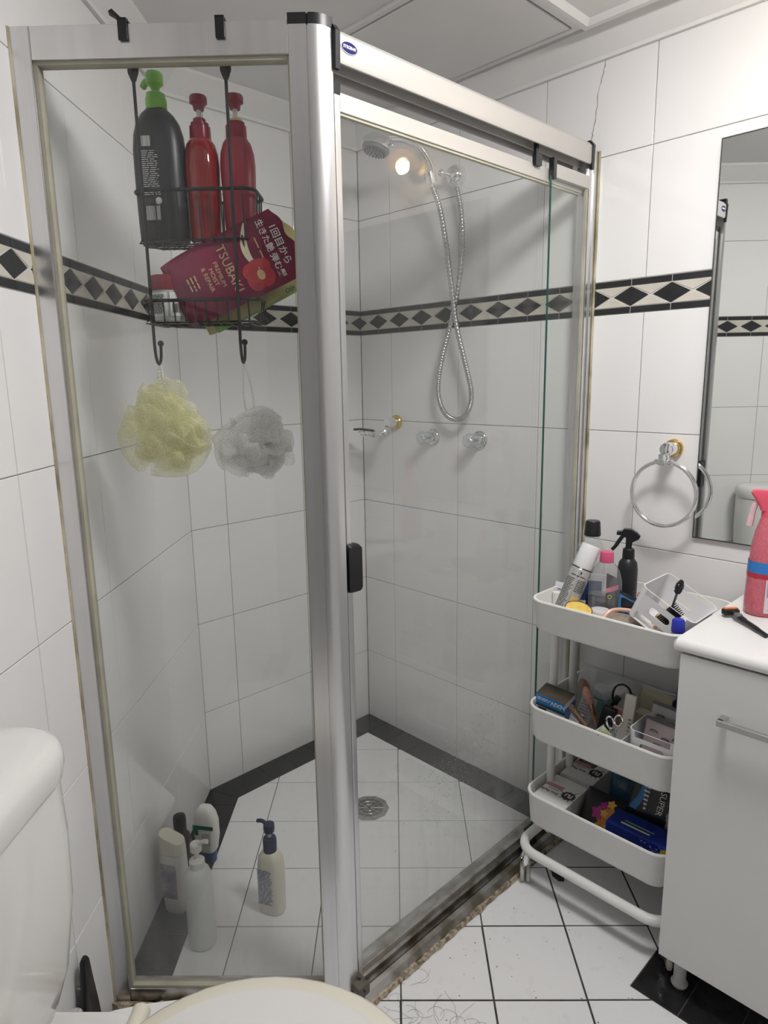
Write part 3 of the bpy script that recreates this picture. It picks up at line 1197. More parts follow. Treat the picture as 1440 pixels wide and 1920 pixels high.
# hose: from the handle down, round the loop and up to the bracket outlet
T0 = 0.055
hp = [LW(0.418, 0.085, 1.862), LW(0.434, 0.070, 1.80), LW(0.449, 0.060, 1.70), LW(0.464, 0.052, 1.58), LW(0.480, 0.048, 1.47), LW(0.512, 0.046, 1.36),
      LW(0.533, 0.045, 1.29), LW(0.537, 0.044, 1.245), LW(0.520, 0.042, 1.205), LW(0.484, 0.040, 1.183), LW(0.435, 0.038, 1.195), LW(0.402, 0.036, 1.240),
      LW(0.396, 0.034, 1.300), LW(0.412, 0.032, 1.38), LW(0.442, 0.030, 1.47), LW(0.470, 0.028, 1.58), LW(0.486, 0.028, 1.70), LW(0.478, 0.028, 1.80), LW(0.462, 0.027, 1.858)]
path = spline(hp, 60)
rad = [0.0082 if (i % 6) < 4 else 0.0064 for i in range(len(path))]
bm = NB()
tube(bm, path, rad, 8)
obj('hose', bm, mat('steel hose', (0.60, 0.60, 0.60), 0.22, 1.0), hs, angle=80)

M_ACRYL = clear_plastic('clear acrylic', (0.93, 0.95, 0.97), 0.16, 0.05, 1.6)
for s_, z_, nm, lb in ((0.343, 1.119, 'hot_tap', 'clear acrylic shower tap next to the soap dish'), (0.538, 1.121, 'cold_tap', 'clear acrylic shower tap farther from the soap dish')):
    tp = wall_thing('shower_tap', lb, 'tap', s_, z_)
    bm = NB()
    lathe(bm, [(0.029, 0.0), (0.029, 0.003), (0.024, 0.009), (0.018, 0.011)], 28, axis=((0, 0, 0), (0, -1, 0)))
    obj('flange', bm, M_CHROME, tp)
    bm = NB()
    cyl(bm, (0, -0.009, 0), (0, -0.030, 0), 0.017, 0.015, 24)
    obj('spindle_cover', bm, M_CHROME, tp)
    bm = NB()
    rings = []
    for yy, r0 in ((-0.026, 0.017), (-0.030, 0.021), (-0.052, 0.0225), (-0.062, 0.021), (-0.066, 0.017)):
        ring = []
        for k in range(32):
            a = 2 * math.pi * k / 32
            r1 = r0 * (1.0 if (k % 4) < 2 else 0.90)
            ring.append(Vector((r1 * math.cos(a), yy, r1 * math.sin(a))))
        rings.append(ring)
    loft(bm, rings)
    obj('knob', bm, M_ACRYL, tp)
    bm = NB()
    cyl(bm, (0, -0.030, 0), (0, -0.060, 0), 0.007, 0.006, 12)
    obj('inner_stem', bm, M_CHROME, tp)

sd = wall_thing('soap_dish', 'wire soap dish on a round chrome and gold wall mount', 'soap dish', 0.176, 1.163)
bm = NB()
lathe(bm, [(0.024, 0.0), (0.024, 0.004), (0.022, 0.006), (0.024, 0.008), (0.022, 0.011), (0.018, 0.012)], 28, axis=((0, 0, 0), (0, -1, 0)))
obj('gold_flange', bm, M_BRASS, sd)
bm = NB()
cyl(bm, (0, -0.011, 0), (0, -0.050, 0), 0.016, 0.0155, 24)
obj('mount_barrel', bm, M_CHROME, sd)
bm = NB()
tube(bm, spline([(0, -0.045, -0.012), (-0.004, -0.055, -0.028), (-0.012, -0.075, -0.036)], 5), 0.004, 8)
obj('arm', bm, M_CHROME, sd)
bm = NB()
DC = Vector((-0.018, -0.098, -0.037))
for rx, ry, dz in ((0.062, 0.042, 0.006), (0.050, 0.033, -0.004)):
    tube(bm, [DC + Vector((rx * math.cos(2 * math.pi * k / 36), ry * math.sin(2 * math.pi * k / 36), dz)) for k in range(36)], 0.0026, 6, close=True)
for k in range(-4, 5):
    x = k * 0.011
    h_ = 0.033 * math.sqrt(max(0, 1 - (x / 0.05) ** 2))
    tube(bm, [DC + Vector((x, -h_ - 0.005, 0.002)), DC + Vector((x, -h_ * 0.8, -0.006)), DC + Vector((x, h_ * 0.8, -0.006)), DC + Vector((x, h_ + 0.005, 0.002))], 0.0016, 5)
obj('wire_dish', bm, M_CHROME, sd)
rz_ = thing('razor', 'dark disposable razor lying on the wire soap dish', 'razor', W(0.112, 0.110, 1.136), RW)
bm = NB()
box(bm, -0.022, -0.010, -0.018, 0.018, 0.002, 0.009, 0.002)
obj('blade_head', bm, M_BLKP, rz_)
bm = NB()
tube(bm, [(-0.014, 0, 0.006), (0.01, 0.004, 0.005), (0.05, 0.012, 0.0025)], [0.004, 0.0045, 0.0035], 8)
obj('razor_handle', bm, mat('dark grey plastic', (0.04, 0.04, 0.045), 0.4), rz_)

# floor drain
dn = thing('floor_drain', 'round slotted metal floor drain in the shower', 'drain', (-0.088, -0.18, 0.0))
bm = NB()
lathe(bm, [(0.062, 0.0002), (0.062, 0.0018), (0.059, 0.0025), (0.046, 0.0022), (0.046, 0.0002)], 10, cap0=False, cap1=False)
obj('drain_rim', bm, mat('worn drain metal', (0.45, 0.45, 0.44), 0.35, 0.9, var=0.3, vscale=60), dn, smooth=False)
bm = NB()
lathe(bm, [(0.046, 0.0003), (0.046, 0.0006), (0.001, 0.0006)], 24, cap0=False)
obj('drain_shade_disc', bm, mat('painted drain shade', (0.16, 0.155, 0.145), 0.6, var=0.3, vscale=80), dn)  # flat disc: its dark grey paints the shade inside the drain
bm = NB()
for k in range(10):
    a = 2 * math.pi * k / 10
    tube(bm, [(0.006 * math.cos(a), 0.006 * math.sin(a), 0.0016), (0.046 * math.cos(a), 0.046 * math.sin(a), 0.0016)], 0.0016, 4)
for r0 in (0.016, 0.031):
    torus(bm, (0, 0, 0.0016), r0, 0.0016, 24, 4)
obj('drain_grate', bm, MATS['worn drain metal'], dn)

# ================================================================== mirror, towel ring
mi = thing('mirror', 'frameless wall mirror above the vanity top', 'mirror', W(1.55, 0.0, 0.9175), RW)
bm = NB()
box(bm, -0.347, 0.347, -0.0085, -0.003, 0.0, 0.900, 0.0)
obj('mirror_glass', bm, mat('silvered mirror', (0.80, 0.83, 0.81), 0.01, 1.0), mi, smooth=False)
bm = NB()
pts = []
for x0, z0, x1, z1 in ((-0.347, 0.9, -0.347, 0.0), (-0.347, 0.0, 0.347, 0.0), (-0.347, 0.9, 0.347, 0.9)):
    box(bm, min(x0, x1) - 0.0012, max(x0, x1) + 0.0012, -0.0088, -0.0015, min(z0, z1) - 0.0014, max(z0, z1) + 0.0014)
obj('dark_edge', bm, mat('corroded mirror edge', (0.05, 0.05, 0.045), 0.5), mi, smooth=False)

tr = wall_thing('towel_ring', 'chrome towel ring on a gold and chrome wall mount beside the mirror', 'towel ring', 1.140, 1.132)
bm = NB()
lathe(bm, [(0.0225, 0.0), (0.0225, 0.005), (0.0205, 0.007), (0.022, 0.010), (0.0195, 0.014), (0.016, 0.015)], 28, axis=((0, 0, 0), (0, -1, 0)))
obj('gold_flange', bm, M_BRASS, tr)
bm = NB()
lathe(bm, [(0.0165, 0.012), (0.0165, 0.046), (0.0155, 0.049), (0.006, 0.050)], 28, axis=((0, 0, 0), (0, -1, 0)))
obj('mount_barrel', bm, M_CHROME, tr)
bm = NB()
box(bm, -0.013, 0.009, -0.062, -0.042, -0.038, -0.010, 0.003)
cyl(bm, (-0.022, -0.052, -0.030), (0.018, -0.052, -0.030), 0.0072, 0.0072, 14)
obj('ring_clamp', bm, M_CHROME, tr)
bm = NB()
torus(bm, (0, 0, 0), 0.0795, 0.0052, 56, 12, lambda a, b: Vector((a + 0.0015, -0.052, b - 0.108)))
obj('ring', bm, M_CHROME, tr)

# ================================================================== vanity
M_LAM = mat('white laminate', (0.70, 0.70, 0.69), 0.28, var=0.03, vscale=6)
M_BENCH = mat('glossy white benchtop', (0.76, 0.755, 0.755), 0.12, var=0.03, vscale=6)
M_STEEL = mat('brushed steel', (0.62, 0.62, 0.61), 0.28, 1.0)
vn = thing('vanity_cabinet', 'white vanity cabinet with a flat door and square steel bar handle', 'cabinet', W(1.342, 0.0, 0.0), RW)
bm = NB()
box(bm, 0.002, 0.76, -0.372, -0.004, 0.082, 0.774, 0.001)
obj('carcass', bm, M_LAM, vn, smooth=False)
for x0, x1 in ((0.0, 0.378), (0.382, 0.76)):
    bm = NB()
    box(bm, x0, x1, -0.3925, -0.3745, 0.080, 0.772, 0.0015)
    dd = obj('cabinet_door', bm, M_LAM, vn, smooth=False)
    hx = 0.086 if x0 == 0 else 0.47
    bm = NB()
    box(bm, hx, hx + 0.150, -0.424, -0.414, 0.661, 0.674, 0.0012)
    box(bm, hx, hx + 0.012, -0.420, -0.3925, 0.661, 0.674, 0.001)
    box(bm, hx + 0.138, hx + 0.150, -0.420, -0.3925, 0.661, 0.674, 0.001)
    obj('door_handle', bm, M_STEEL, dd, smooth=False, label='square steel bar handle')
bm = NB()
box(bm, 0.055, 0.76, -0.302, -0.288, 0.0005, 0.082)
obj('kickboard', bm, mat('grey kickboard', (0.42, 0.42, 0.42), 0.4, var=0.1), vn, smooth=False)
for lx in (0.035, 0.70):
    bm = NB()
    lathe(bm, [(0.016, 0.0), (0.018, 0.006), (0.013, 0.014), (0.013, 0.082)], 16, c=(lx, -0.355, 0.0005))
    obj('leg', bm, mat('grey plastic leg', (0.5, 0.5, 0.49), 0.4), vn)
bt = thing('benchtop', 'glossy white vanity benchtop with rounded front edge', 'benchtop', W(1.333, 0.0, 0.775), RW)
bm = NB()
prof = [(-0.003, 0.0), (-0.388, 0.0), (-0.395, 0.003), (-0.398, 0.010), (-0.397, 0.018), (-0.392, 0.024), (-0.384, 0.0265), (-0.003, 0.0265)]
loft(bm, [[Vector((x + (0.0 if i not in (0, 3) else 0.0), p[0] + dy, p[1])) for p in prof] for i, (x, dy) in enumerate(((0.0, 0.0), (0.77, 0.0)))])
obj('worktop', bm, M_BENCH, bt, angle=50)
bm = NB()
cyl(bm, (0.0, -0.390, 0.0125), (0.0, -0.003, 0.0125), 0.0125, 0.0125, 12)
for v in bm.verts:
    v.co.x = v.co.x * 0.5
obj('rounded_end', bm, M_BENCH, bt)

# ================================================================== toilet
M_CER = mat('white vitreous china', (0.78, 0.775, 0.76), 0.07, var=0.02, vscale=3)
M_SEAT = mat('cream plastic seat', (0.72, 0.67, 0.54), 0.18, col2=(0.73, 0.71, 0.64), vscale=4)
M_LIDP = mat('white plastic lid', (0.74, 0.73, 0.715), 0.14, var=0.02, vscale=4)
TY = -1.385
to = thing('toilet', 'white close coupled toilet with its lid down', 'toilet', (-0.607, TY, 0.0))
# local frame: x out of the left wall, y along the wall
bm = NB()
secs = []
for z, hx, hy, r in ((0.40, 0.050, 0.130, 0.045), (0.44, 0.062, 0.160, 0.055), (0.50, 0.070, 0.182, 0.062), (0.60, 0.076, 0.194, 0.066), (0.70, 0.077, 0.198, 0.068), (0.782, 0.075, 0.199, 0.068), (0.785, 0.073, 0.197, 0.068)):
    secs.append((z, hx, hy, r, hx + 0.001, 0.0))
rloft(bm, secs, 6)
ci = obj('cistern', bm, M_CER, to)
bm = NB()
secs = []
for z, hx, hy, r in ((0.786, 0.076, 0.200, 0.070), (0.800, 0.079, 0.205, 0.073), (0.818, 0.079, 0.205, 0.073), (0.832, 0.074, 0.200, 0.07), (0.839, 0.062, 0.188, 0.058), (0.841, 0.04, 0.16, 0.036)):
    secs.append((z, hx, hy, r, 0.0805, 0.0))
rloft(bm, secs, 6)
cl = obj('cistern_lid', bm, M_CER, ci)
bm = NB()
cyl(bm, (0.09, 0.0, 0.840), (0.09, 0.0, 0.848), 0.024, 0.023, 24)
obj('flush_button', bm, M_CHROME, cl)


def dshape(x0, x1, hy, n=40, flat=0.0):
    """D-shaped seat outline: straight at the hinge side (x0), round at the front (x1)"""
    pts = []
    cxm = x0 + (x1 - x0) * 0.49
    for k in range(n):
        a = 2 * math.pi * k / n
        c_, s_ = math.cos(a), math.sin(a)
        if c_ >= 0:
            x = cxm + (x1 - cxm) * c_
            y = hy * s_
        else:
            e_ = 2.0
            x = cxm + (cxm - x0) * math.copysign(abs(c_) ** (2 / e_), c_)
            y = hy * math.copysign(abs(s_) ** (2 / e_), s_) * (1 - flat * (abs(c_) ** 2))
        pts.append((x, y))
    return pts


def dring(x0, x1, hy, z):
    return [Vector((p[0], p[1], z)) for p in dshape(x0, x1, hy)]


bm = NB()
loft(bm, [dring(0.10, 0.46, 0.105, 0.0), dring(0.08, 0.48, 0.110, 0.02), dring(0.06, 0.52, 0.120, 0.16), dring(0.04, 0.60, 0.165, 0.30), dring(0.02, 0.640, 0.178, 0.375), dring(0.02, 0.640, 0.178, 0.397)])
obj('bowl', bm, M_CER, to)
bm = NB()
rloft(bm, [(0.375, 0.105, 0.155, 0.03, 0.115, 0.0), (0.398, 0.105, 0.155, 0.03, 0.115, 0.0), (0.403, 0.100, 0.150, 0.03, 0.115, 0.0)], 4)
obj('rear_deck', bm, M_CER, to)
bm = NB()
loft(bm, [dring(0.208, 0.645, 0.180, 0.398), dring(0.203, 0.650, 0.185, 0.403), dring(0.205, 0.648, 0.183, 0.411), dring(0.210, 0.643, 0.179, 0.4135)])
obj('seat', bm, M_SEAT, to)
bm = NB()
loft(bm, [dring(0.204, 0.648, 0.182, 0.414), dring(0.200, 0.653, 0.187, 0.420), dring(0.202, 0.651, 0.185, 0.429), dring(0.210, 0.643, 0.178, 0.434), dring(0.232, 0.620, 0.158, 0.4365)], cap1=False)
ld = obj('lid', bm, M_SEAT, to, angle=60)
bm = NB()
loft(bm, [dring(0.232, 0.620, 0.158, 0.4365), dring(0.237, 0.614, 0.154, 0.4358), dring(0.30, 0.54, 0.09, 0.4385), dring(0.38, 0.46, 0.03, 0.439)], cap0=False)
obj('lid_centre', bm, M_LIDP, ld, angle=60)
for yy in (-0.118, 0.118):
    bm = NB()
    cyl(bm, (0.236, yy - 0.020, 0.420), (0.236, yy + 0.020, 0.420), 0.013, 0.013, 16)
    obj('hinge', bm, M_SEAT, to)

# chrome stop valve and a slim black stick against the wall
sv = thing('stop_valve', 'chrome water stop valve on the wall below the cistern', 'valve', (-0.6095, -1.060, 0.150))
bm = NB()
cyl(bm, (0, 0, 0.0), (0.020, 0, 0.0), 0.016, 0.016, 20)
obj('wall_flange', bm, M_CHROME, sv)
bm = NB()
lathe(bm, [(0.010, -0.02), (0.012, -0.01), (0.012, 0.02), (0.015, 0.024), (0.015, 0.052), (0.013, 0.056)], 20, c=(0.030, 0, 0))
obj('valve_body', bm, M_CHROME, sv)
bs = thing('toilet_brush', 'slim tapering black plastic brush handle standing against the wall behind the toilet', 'brush', (-0.592, -0.985, 0.0))
bm = NB()
rloft(bm, [(0.0, 0.010, 0.036, 0.009), (0.05, 0.010, 0.035, 0.009), (0.14, 0.009, 0.024, 0.008), (0.20, 0.008, 0.015, 0.007), (0.243, 0.007, 0.010, 0.006), (0.250, 0.004, 0.006, 0.003)], 5)
obj('brush_handle', bm, M_BLKP, bs)

# ================================================================== trolley
M_TROL = mat('warm white powder coat', (0.83, 0.825, 0.80), 0.35, var=0.03, vscale=30)
TS0, TS1, TT0, TT1 = 0.946, 1.3295, 0.030, 0.340
TCS, TCT = (TS0 + TS1) / 2, (TT0 + TT1) / 2
THX, THY = (TS1 - TS0) / 2, (TT1 - TT0) / 2
tl = thing('trolley', 'white three-tier metal trolley on castors beside the vanity', 'trolley', W(TCS, TCT, 0.0), RW)
TRAYS = ((0.780, 0.700), (0.503, 0.412), (0.264, 0.174))
for zr, zb in TRAYS:
    bm = NB()
    n = 6
    R_ = 0.045
    outer = [(zb, THX - 0.022, THY - 0.022, R_ - 0.02), (zb + 0.004, THX - 0.012, THY - 0.012, R_ - 0.008), (zb + 0.014, THX - 0.006, THY - 0.006, R_), (zr - 0.004, THX - 0.002, THY - 0.002, R_), (zr, THX, THY, R_), (zr + 0.003, THX - 0.001, THY - 0.001, R_),
             (zr + 0.003, THX - 0.006, THY - 0.006, R_ - 0.004), (zr - 0.002, THX - 0.007, THY - 0.007, R_ - 0.004), (zb + 0.014, THX - 0.010, THY - 0.010, R_ - 0.004), (zb + 0.005, THX - 0.018, THY - 0.018, R_ - 0.012), (zb + 0.003, THX - 0.026, THY - 0.026, R_ - 0.02)]
    rloft(bm, outer, n)
    obj('tray', bm, M_TROL, tl)
# two uprights at each end
for sx in (-1, 1):
    for yy in (-0.045, 0.050):
        bm = NB()
        cyl(bm, (sx * (THX - 0.019), yy, 0.10), (sx * (THX - 0.019), yy, 0.776), 0.0105, 0.0105, 14)
        obj('upright', bm, M_TROL, tl)
bm = NB()
pts = [Vector((p[0], p[1], 0.104)) for p in rrect(THX + 0.006, THY + 0.004, 0.055, 7)]
tube(bm, pts, 0.0125, 12, close=True)
for sx in (-1, 1):
    cyl(bm, (sx * (THX - 0.019), -0.045, 0.11), (sx * (THX + 0.004), -0.045, 0.104), 0.010, 0.010, 10)
    cyl(bm, (sx * (THX - 0.019), 0.050, 0.11), (sx * (THX + 0.004), 0.050, 0.104), 0.010, 0.010, 10)
obj('base_frame', bm, M_TROL, tl)
for sx in (-1, 1):
    for sy in (-1, 1):
        px, py = (THX - 0.001 if sx > 0 else -(THX - 0.012)), sy * (THY - 0.014)
        tr_ = 0.020 if sx > 0 else 0.0      # the castors at the vanity end trail under the cabinet
        bm = NB()
        lathe(bm, [(0.011, 0.048), (0.013, 0.056), (0.013, 0.074), (0.010, 0.080), (0.008, 0.094)], 14, c=(px, py, 0))
        box(bm, px - 0.004 + min(0.0, tr_), px + 0.004 + tr_, py - 0.011, py + 0.011, 0.020, 0.054, 0.002)
        ca = obj('castor', bm, M_CHROME, tl)
        for oy in (-0.008, 0.008):
            bm = NB()
            lathe(bm, [(0.020, -0.0055), (0.0235, -0.003), (0.0235, 0.003), (0.020, 0.0055)], 20, axis=((px + tr_ + 0.84 * oy, py + 0.54 * oy, 0.0237), (0.84, 0.54, 0)))
            obj('wheel', bm, mat('grey wheel', (0.55, 0.53, 0.48), 0.4), ca)

# ================================================================== hanging caddy and what it holds
from mathutils import noise as mnoise
M_WIRE = mat('black coated wire', (0.010, 0.010, 0.011), 0.35)
cd = thing('shower_caddy', 'black wire two-basket caddy hooked over the shower screen top rail', 'caddy', (-0.342, -0.80, 1.34))
UX = (-0.4285, -0.2715)
YR = -0.8035
X0, X1, Y0, Y1 = -0.4485, -0.2345, -0.7985, -0.700


def cw(name, bm, m=M_WIRE, parent=cd, **k):
    return obj(name, bm, m, parent, world=True, **k)


for i, ux in enumerate(UX):
    bm = NB()
    hook = spline([(ux, YR, 1.842), (ux, YR, 1.70), (ux, YR, 1.55), (ux, YR, 1.42), (ux, YR, 1.375), (ux, YR + 0.006, 1.352), (ux, YR + 0.018, 1.345), (ux + 0.001, YR + 0.027, 1.356), (ux + 0.001, YR + 0.031, 1.380)], 6)
    tube(bm, hook, 0.0029, 8)
    up_ = cw('upright_with_hook', bm)
    bm = NB()
    sphere(bm, (ux + 0.001, YR + 0.031, 1.382), 0.0058, 12, 8)
    obj('hook_ball', xform(bm, MW[cd.name].inverted()), M_WIRE, up_)
    bm = NB()
    lathe(bm, [(0.004, -0.016), (0.0095, -0.002), (0.0095, 0.006)], 4, c=(ux, YR + 0.001, 1.828), sy=0.6)
    cw('rod_sleeve', bm, smooth=False)
    # flat clip over the rail
    bm = NB()
    cxp = ux + 0.0055
    box(bm, cxp - 0.0075, cxp + 0.0075, -0.8545, -0.8512, 1.853, 1.884, 0.0008)
    box(bm, cxp - 0.0075, cxp + 0.0075, -0.8545, -0.7995, 1.8815, 1.8855, 0.0008)
    box(bm, cxp - 0.0120, cxp + 0.0060, -0.8090, -0.7995, 1.836, 1.884, 0.0008)
    cw('rail_clip', bm, M_BLKP, smooth=False)
bm = NB()
tube(bm, [(-0.423, -0.83, 1.889), (-0.438, -0.82, 1.899), (-0.454, -0.815, 1.912)], [0.0055, 0.0035, 0.0055], 4)
cw('clip_tail', bm, M_BLKP, smooth=False)


def basket(zt, zb, name):
    bm = NB()
    hx, hy = (X1 - X0) / 2, (Y1 - Y0) / 2
    cx, cy = (X0 + X1) / 2, (Y0 + Y1) / 2
    ring = [Vector((p[0], p[1], zt)) for p in rrect(hx, hy, 0.022, 6, cx, cy)]
    tube(bm, ring, 0.0031, 8, close=True)
    low = [Vector((p[0], p[1], zb)) for p in rrect(hx - 0.010, hy - 0.008, 0.018, 6, cx, cy)]
    tube(bm, low, 0.0020, 6, close=True)
    o = cw(name, bm)
    bm = NB()
    n = 10
    for k in range(n):
        x = X0 + 0.020 + (X1 - X0 - 0.040) * k / (n - 1)
        tube(bm, spline([(x, Y0, zt), (x, Y0 + 0.004, zb + 0.012), (x, Y0 + 0.012, zb - 0.002), (x, Y1 - 0.012, zb - 0.002), (x, Y1 - 0.004, zb + 0.012), (x, Y1, zt)], 3), 0.0015, 6)
    for y in (Y0 + 0.030, (Y0 + Y1) / 2, Y1 - 0.030):
        tube(bm, spline([(X0, y, zt), (X0 + 0.004, y, zb + 0.012), (X0 + 0.012, y, zb - 0.002), (X1 - 0.012, y, zb - 0.002), (X1 - 0.004, y, zb + 0.012), (X1, y, zt)], 3), 0.0015, 6)
    obj('basket_wire', xform(bm, MW[cd.name].inverted()), M_WIRE, o)
    return o


basket(1.642, 1.560, 'basket')
basket(1.456, 1.418, 'basket')
Z1 = 1.5625
Z2 = 1.4205

# black pump bottle with green pump
M_BBOT = mat('matt black bottle plastic', (0.020, 0.022, 0.026), 0.38)
M_GREEN = mat('lime green plastic', (0.20, 0.50, 0.06), 0.32)
M_WPRINT = mat('white print', (0.62, 0.62, 0.62), 0.6)
b = thing('pump_bottle', 'large matt black pump bottle with lime green pump in the caddy', 'pump bottle', (-0.410, -0.750, Z1), math.radians(-4))
bm = NB()
rloft(bm, [(0.0, 0.041, 0.026, 0.022), (0.004, 0.044, 0.029, 0.026), (0.03, 0.0450, 0.0300, 0.027), (0.10, 0.0460, 0.0305, 0.027), (0.155, 0.0460, 0.0305, 0.027), (0.180, 0.0435, 0.029, 0.026), (0.200, 0.038, 0.026, 0.024), (0.214, 0.029, 0.022, 0.02), (0.222, 0.020, 0.018, 0.017), (0.226, 0.0165, 0.0165, 0.0164)], 6)
body = obj('bottle_body', bm, M_BBOT, b)
bm = NB()
lathe(bm, [(0.0185, 0.222), (0.0185, 0.240), (0.0165, 0.244), (0.0165, 0.249), (0.010, 0.251)], 24)
obj('pump_collar', bm, M_GREEN, b)
bm = NB()
cyl(bm, (0, 0, 0.25), (0, 0, 0.264), 0.0045, 0.0045, 12)
obj('pump_stem', bm, mat('milky plastic', (0.7, 0.72, 0.68), 0.35), b)
bm = NB()
lathe(bm, [(0.006, 0.255), (0.009, 0.261), (0.0145, 0.265), (0.0150, 0.280), (0.013, 0.284)], 20)
tube(bm, spline([(-0.006, 0, 0.272), (-0.018, 0.004, 0.271), (-0.026, 0.008, 0.263)], 4), [0.006] * 8 + [0.0045], 10)
obj('pump_head', bm, M_GREEN, b)
bm = NB()
lines(bm, -0.018, 0.014, 0.075, 0.150, 22, 0.0011, rnd=random.Random(2))
for z0, z1, w in ((0.156, 0.173, 0.016), (0.034, 0.058, 0.026)):
    x = -0.016
    rr_ = random.Random(int(z0 * 1000))
    while x < -0.016 + w:
        wd = rr_.uniform(0.0004, 0.0014)
        box(bm, x, x + wd, -0.0003, 0, z0, z1)
        x += wd + rr_.uniform(0.0004, 0.0012)
prism(bm, [(0.008 + 0.006 * math.cos(a), 0.066 + 0.006 * math.sin(a)) for a in [2 * math.pi * k / 16 for k in range(16)]], 0, 0.0003, lambda x, y, z: Vector((x, -z, y)))
for v in bm.verts:
    v.co.x -= 0.004
    v.co.y -= 0.0309
obj('label_print', bm, M_WPRINT, body, smooth=False)

# two red pump bottles
M_RED1 = mat('translucent ruby bottle', (0.34, 0.012, 0.018), 0.10, col2=(0.22, 0.006, 0.012), vscale=20, coat=0.4)
M_RED2 = mat('rose red bottle', (0.34, 0.035, 0.065), 0.25)
M_REDC = mat('dark red pump plastic', (0.26, 0.012, 0.035), 0.25)
M_MILK = MATS['milky plastic']
for x, y, mm, lb, crm in ((-0.3365, -0.744, M_RED1, 'glossy ruby red pump bottle in the caddy next to the black bottle', False), (-0.2715, -0.744, M_RED2, 'rose red pump bottle with cream collar in the caddy', True)):
    b = thing('pump_bottle', lb, 'pump bottle', (x, y, Z1), 0)
    bm = NB()
    lathe(bm, [(0.024, 0.0), (0.027, 0.003), (0.0285, 0.03), (0.0305, 0.09), (0.0315, 0.130), (0.0300, 0.150), (0.0255, 0.166), (0.020, 0.174), (0.017, 0.176)], 28)
    obj('bottle_body', bm, mm, b)
    bm = NB()
    lathe(bm, [(0.0185, 0.174), (0.0188, 0.177), (0.0185, 0.196), (0.016, 0.198), (0.016, 0.202), (0.011, 0.203)] + ([] if crm else [(0.011, 0.209), (0.008, 0.211)]), 24)
    obj('pump_collar', bm, M_REDC, b)
    if crm:
        bm = NB()
        lathe(bm, [(0.0125, 0.2025), (0.0125, 0.2065), (0.009, 0.2085)], 20)
        obj('cream_ring', bm, mat('cream plastic', (0.68, 0.58, 0.36), 0.3), b)
    bm = NB()
    cyl(bm, (0, 0, 0.203), (0, 0, 0.232), 0.0048, 0.0042, 12)
    obj('pump_stem', bm, M_MILK, b)
    bm = NB()
    lathe(bm, [(0.009, 0.224), (0.0105, 0.232), (0.0155, 0.235), (0.0158, 0.244), (0.014, 0.247)], 20)
    tube(bm, [(0, 0.004, 0.239), (0.002, 0.022, 0.239)], [0.006, 0.005], 8)
    obj('pump_head', bm, M_REDC, b)


# refill pouches
def pouch_fn(w, h, bulge, wr, seed):
    def f(x, z):
        u, v = abs(2 * x / w), 2 * z / h
        e = max(0.0, 1 - u ** 3.2) ** 0.6 * max(0.0, (1 - max(0.0, v) ** 2.2)) ** 0.8 * max(0.0, 1 - max(0.0, -v) ** 5) ** 0.5
        n = mnoise.noise(Vector((x * 28 + seed, z * 22, seed))) * wr + mnoise.noise(Vector((x * 70, z * 55 + seed, 3.3))) * wr * 0.35
        return -(bulge * e + n * min(1, e * 2.5))
    return f


def pouch_bm(w, h, bulge, wr, seed, outline=None):
    f = pouch_fn(w, h, bulge, wr, seed)
    bm = NB()
    nx, nz = 22, 34
    for side in (1, -1):
        g = [[None] * (nz + 1) for _ in range(nx + 1)]
        for i in range(nx + 1):
            for j in range(nz + 1):
                x = -w / 2 + w * i / nx
                z = -h / 2 + h * j / nz
                y = f(x, z)
                if outline:
                    x, z = outline(x, z)
                g[i][j] = bm.verts.new((x, y if side == 1 else -0.55 * (y + 0.0006) + 0.0006, z))
        for i in range(nx):
            for j in range(nz):
                bm.faces.new((g[i][j], g[i + 1][j], g[i + 1][j + 1], g[i][j + 1]))
    bmesh.ops.remove_doubles(bm, verts=bm.verts, dist=1e-5)
    return bm, f


def on(f, bm, off=0.0008):
    for v in bm.verts:
        v.co.y = f(v.co.x, v.co.z) - off + v.co.y
    return bm


def outl(x, z):
    w, h = 0.128, 0.240
    k = 1 - 0.10 * max(0, -2 * z / h) ** 4          # rounded bottom corners
    if z > h * 0.42:
        z = z - 0.012 * max(0, -x / w * 2) + 0.004 * math.sin(x * 120)
    return x * k, z


def tear(x, z):
    return outl(x, z)


M_POU = mat('maroon foil pouch', (0.235, 0.014, 0.060), 0.30, col2=(0.15, 0.010, 0.042), vscale=14, bump=0.25, bscale=35)
M_GOLD = mat('gold print', (0.62, 0.42, 0.26), 0.4)
M_PPRINT = mat('pale print', (0.80, 0.76, 0.76), 0.5)
PR = (0, math.radians(66), 0)                      # rotate about y: the pouch top points to the right
po = thing('refill_pouch', 'maroon refill pouch with red camellia lying on its side in the lower caddy basket', 'pouch', (-0.284, -0.775, 1.512), rot=PR)
bm, pf = pouch_bm(0.128, 0.240, 0.015, 0.0022, 4.0, outl)
pb = obj('pouch_body', bm, M_POU, po, angle=70)


def ptext(s, size, x, z, m, par, f, rot=0.0, sx=1.0, bold=0.0, off=0.0009, nm='lettering'):
    bm = xform(text_bm(s, size, 0.0002, sx=sx, bold=bold), UPRIGHT)
    xform(bm, Matrix.Translation((x, 0, z)) @ Matrix.Rotation(rot, 4, 'Y'))
    on(f, bm, off)
    return obj(nm, bm, m, par, smooth=False)


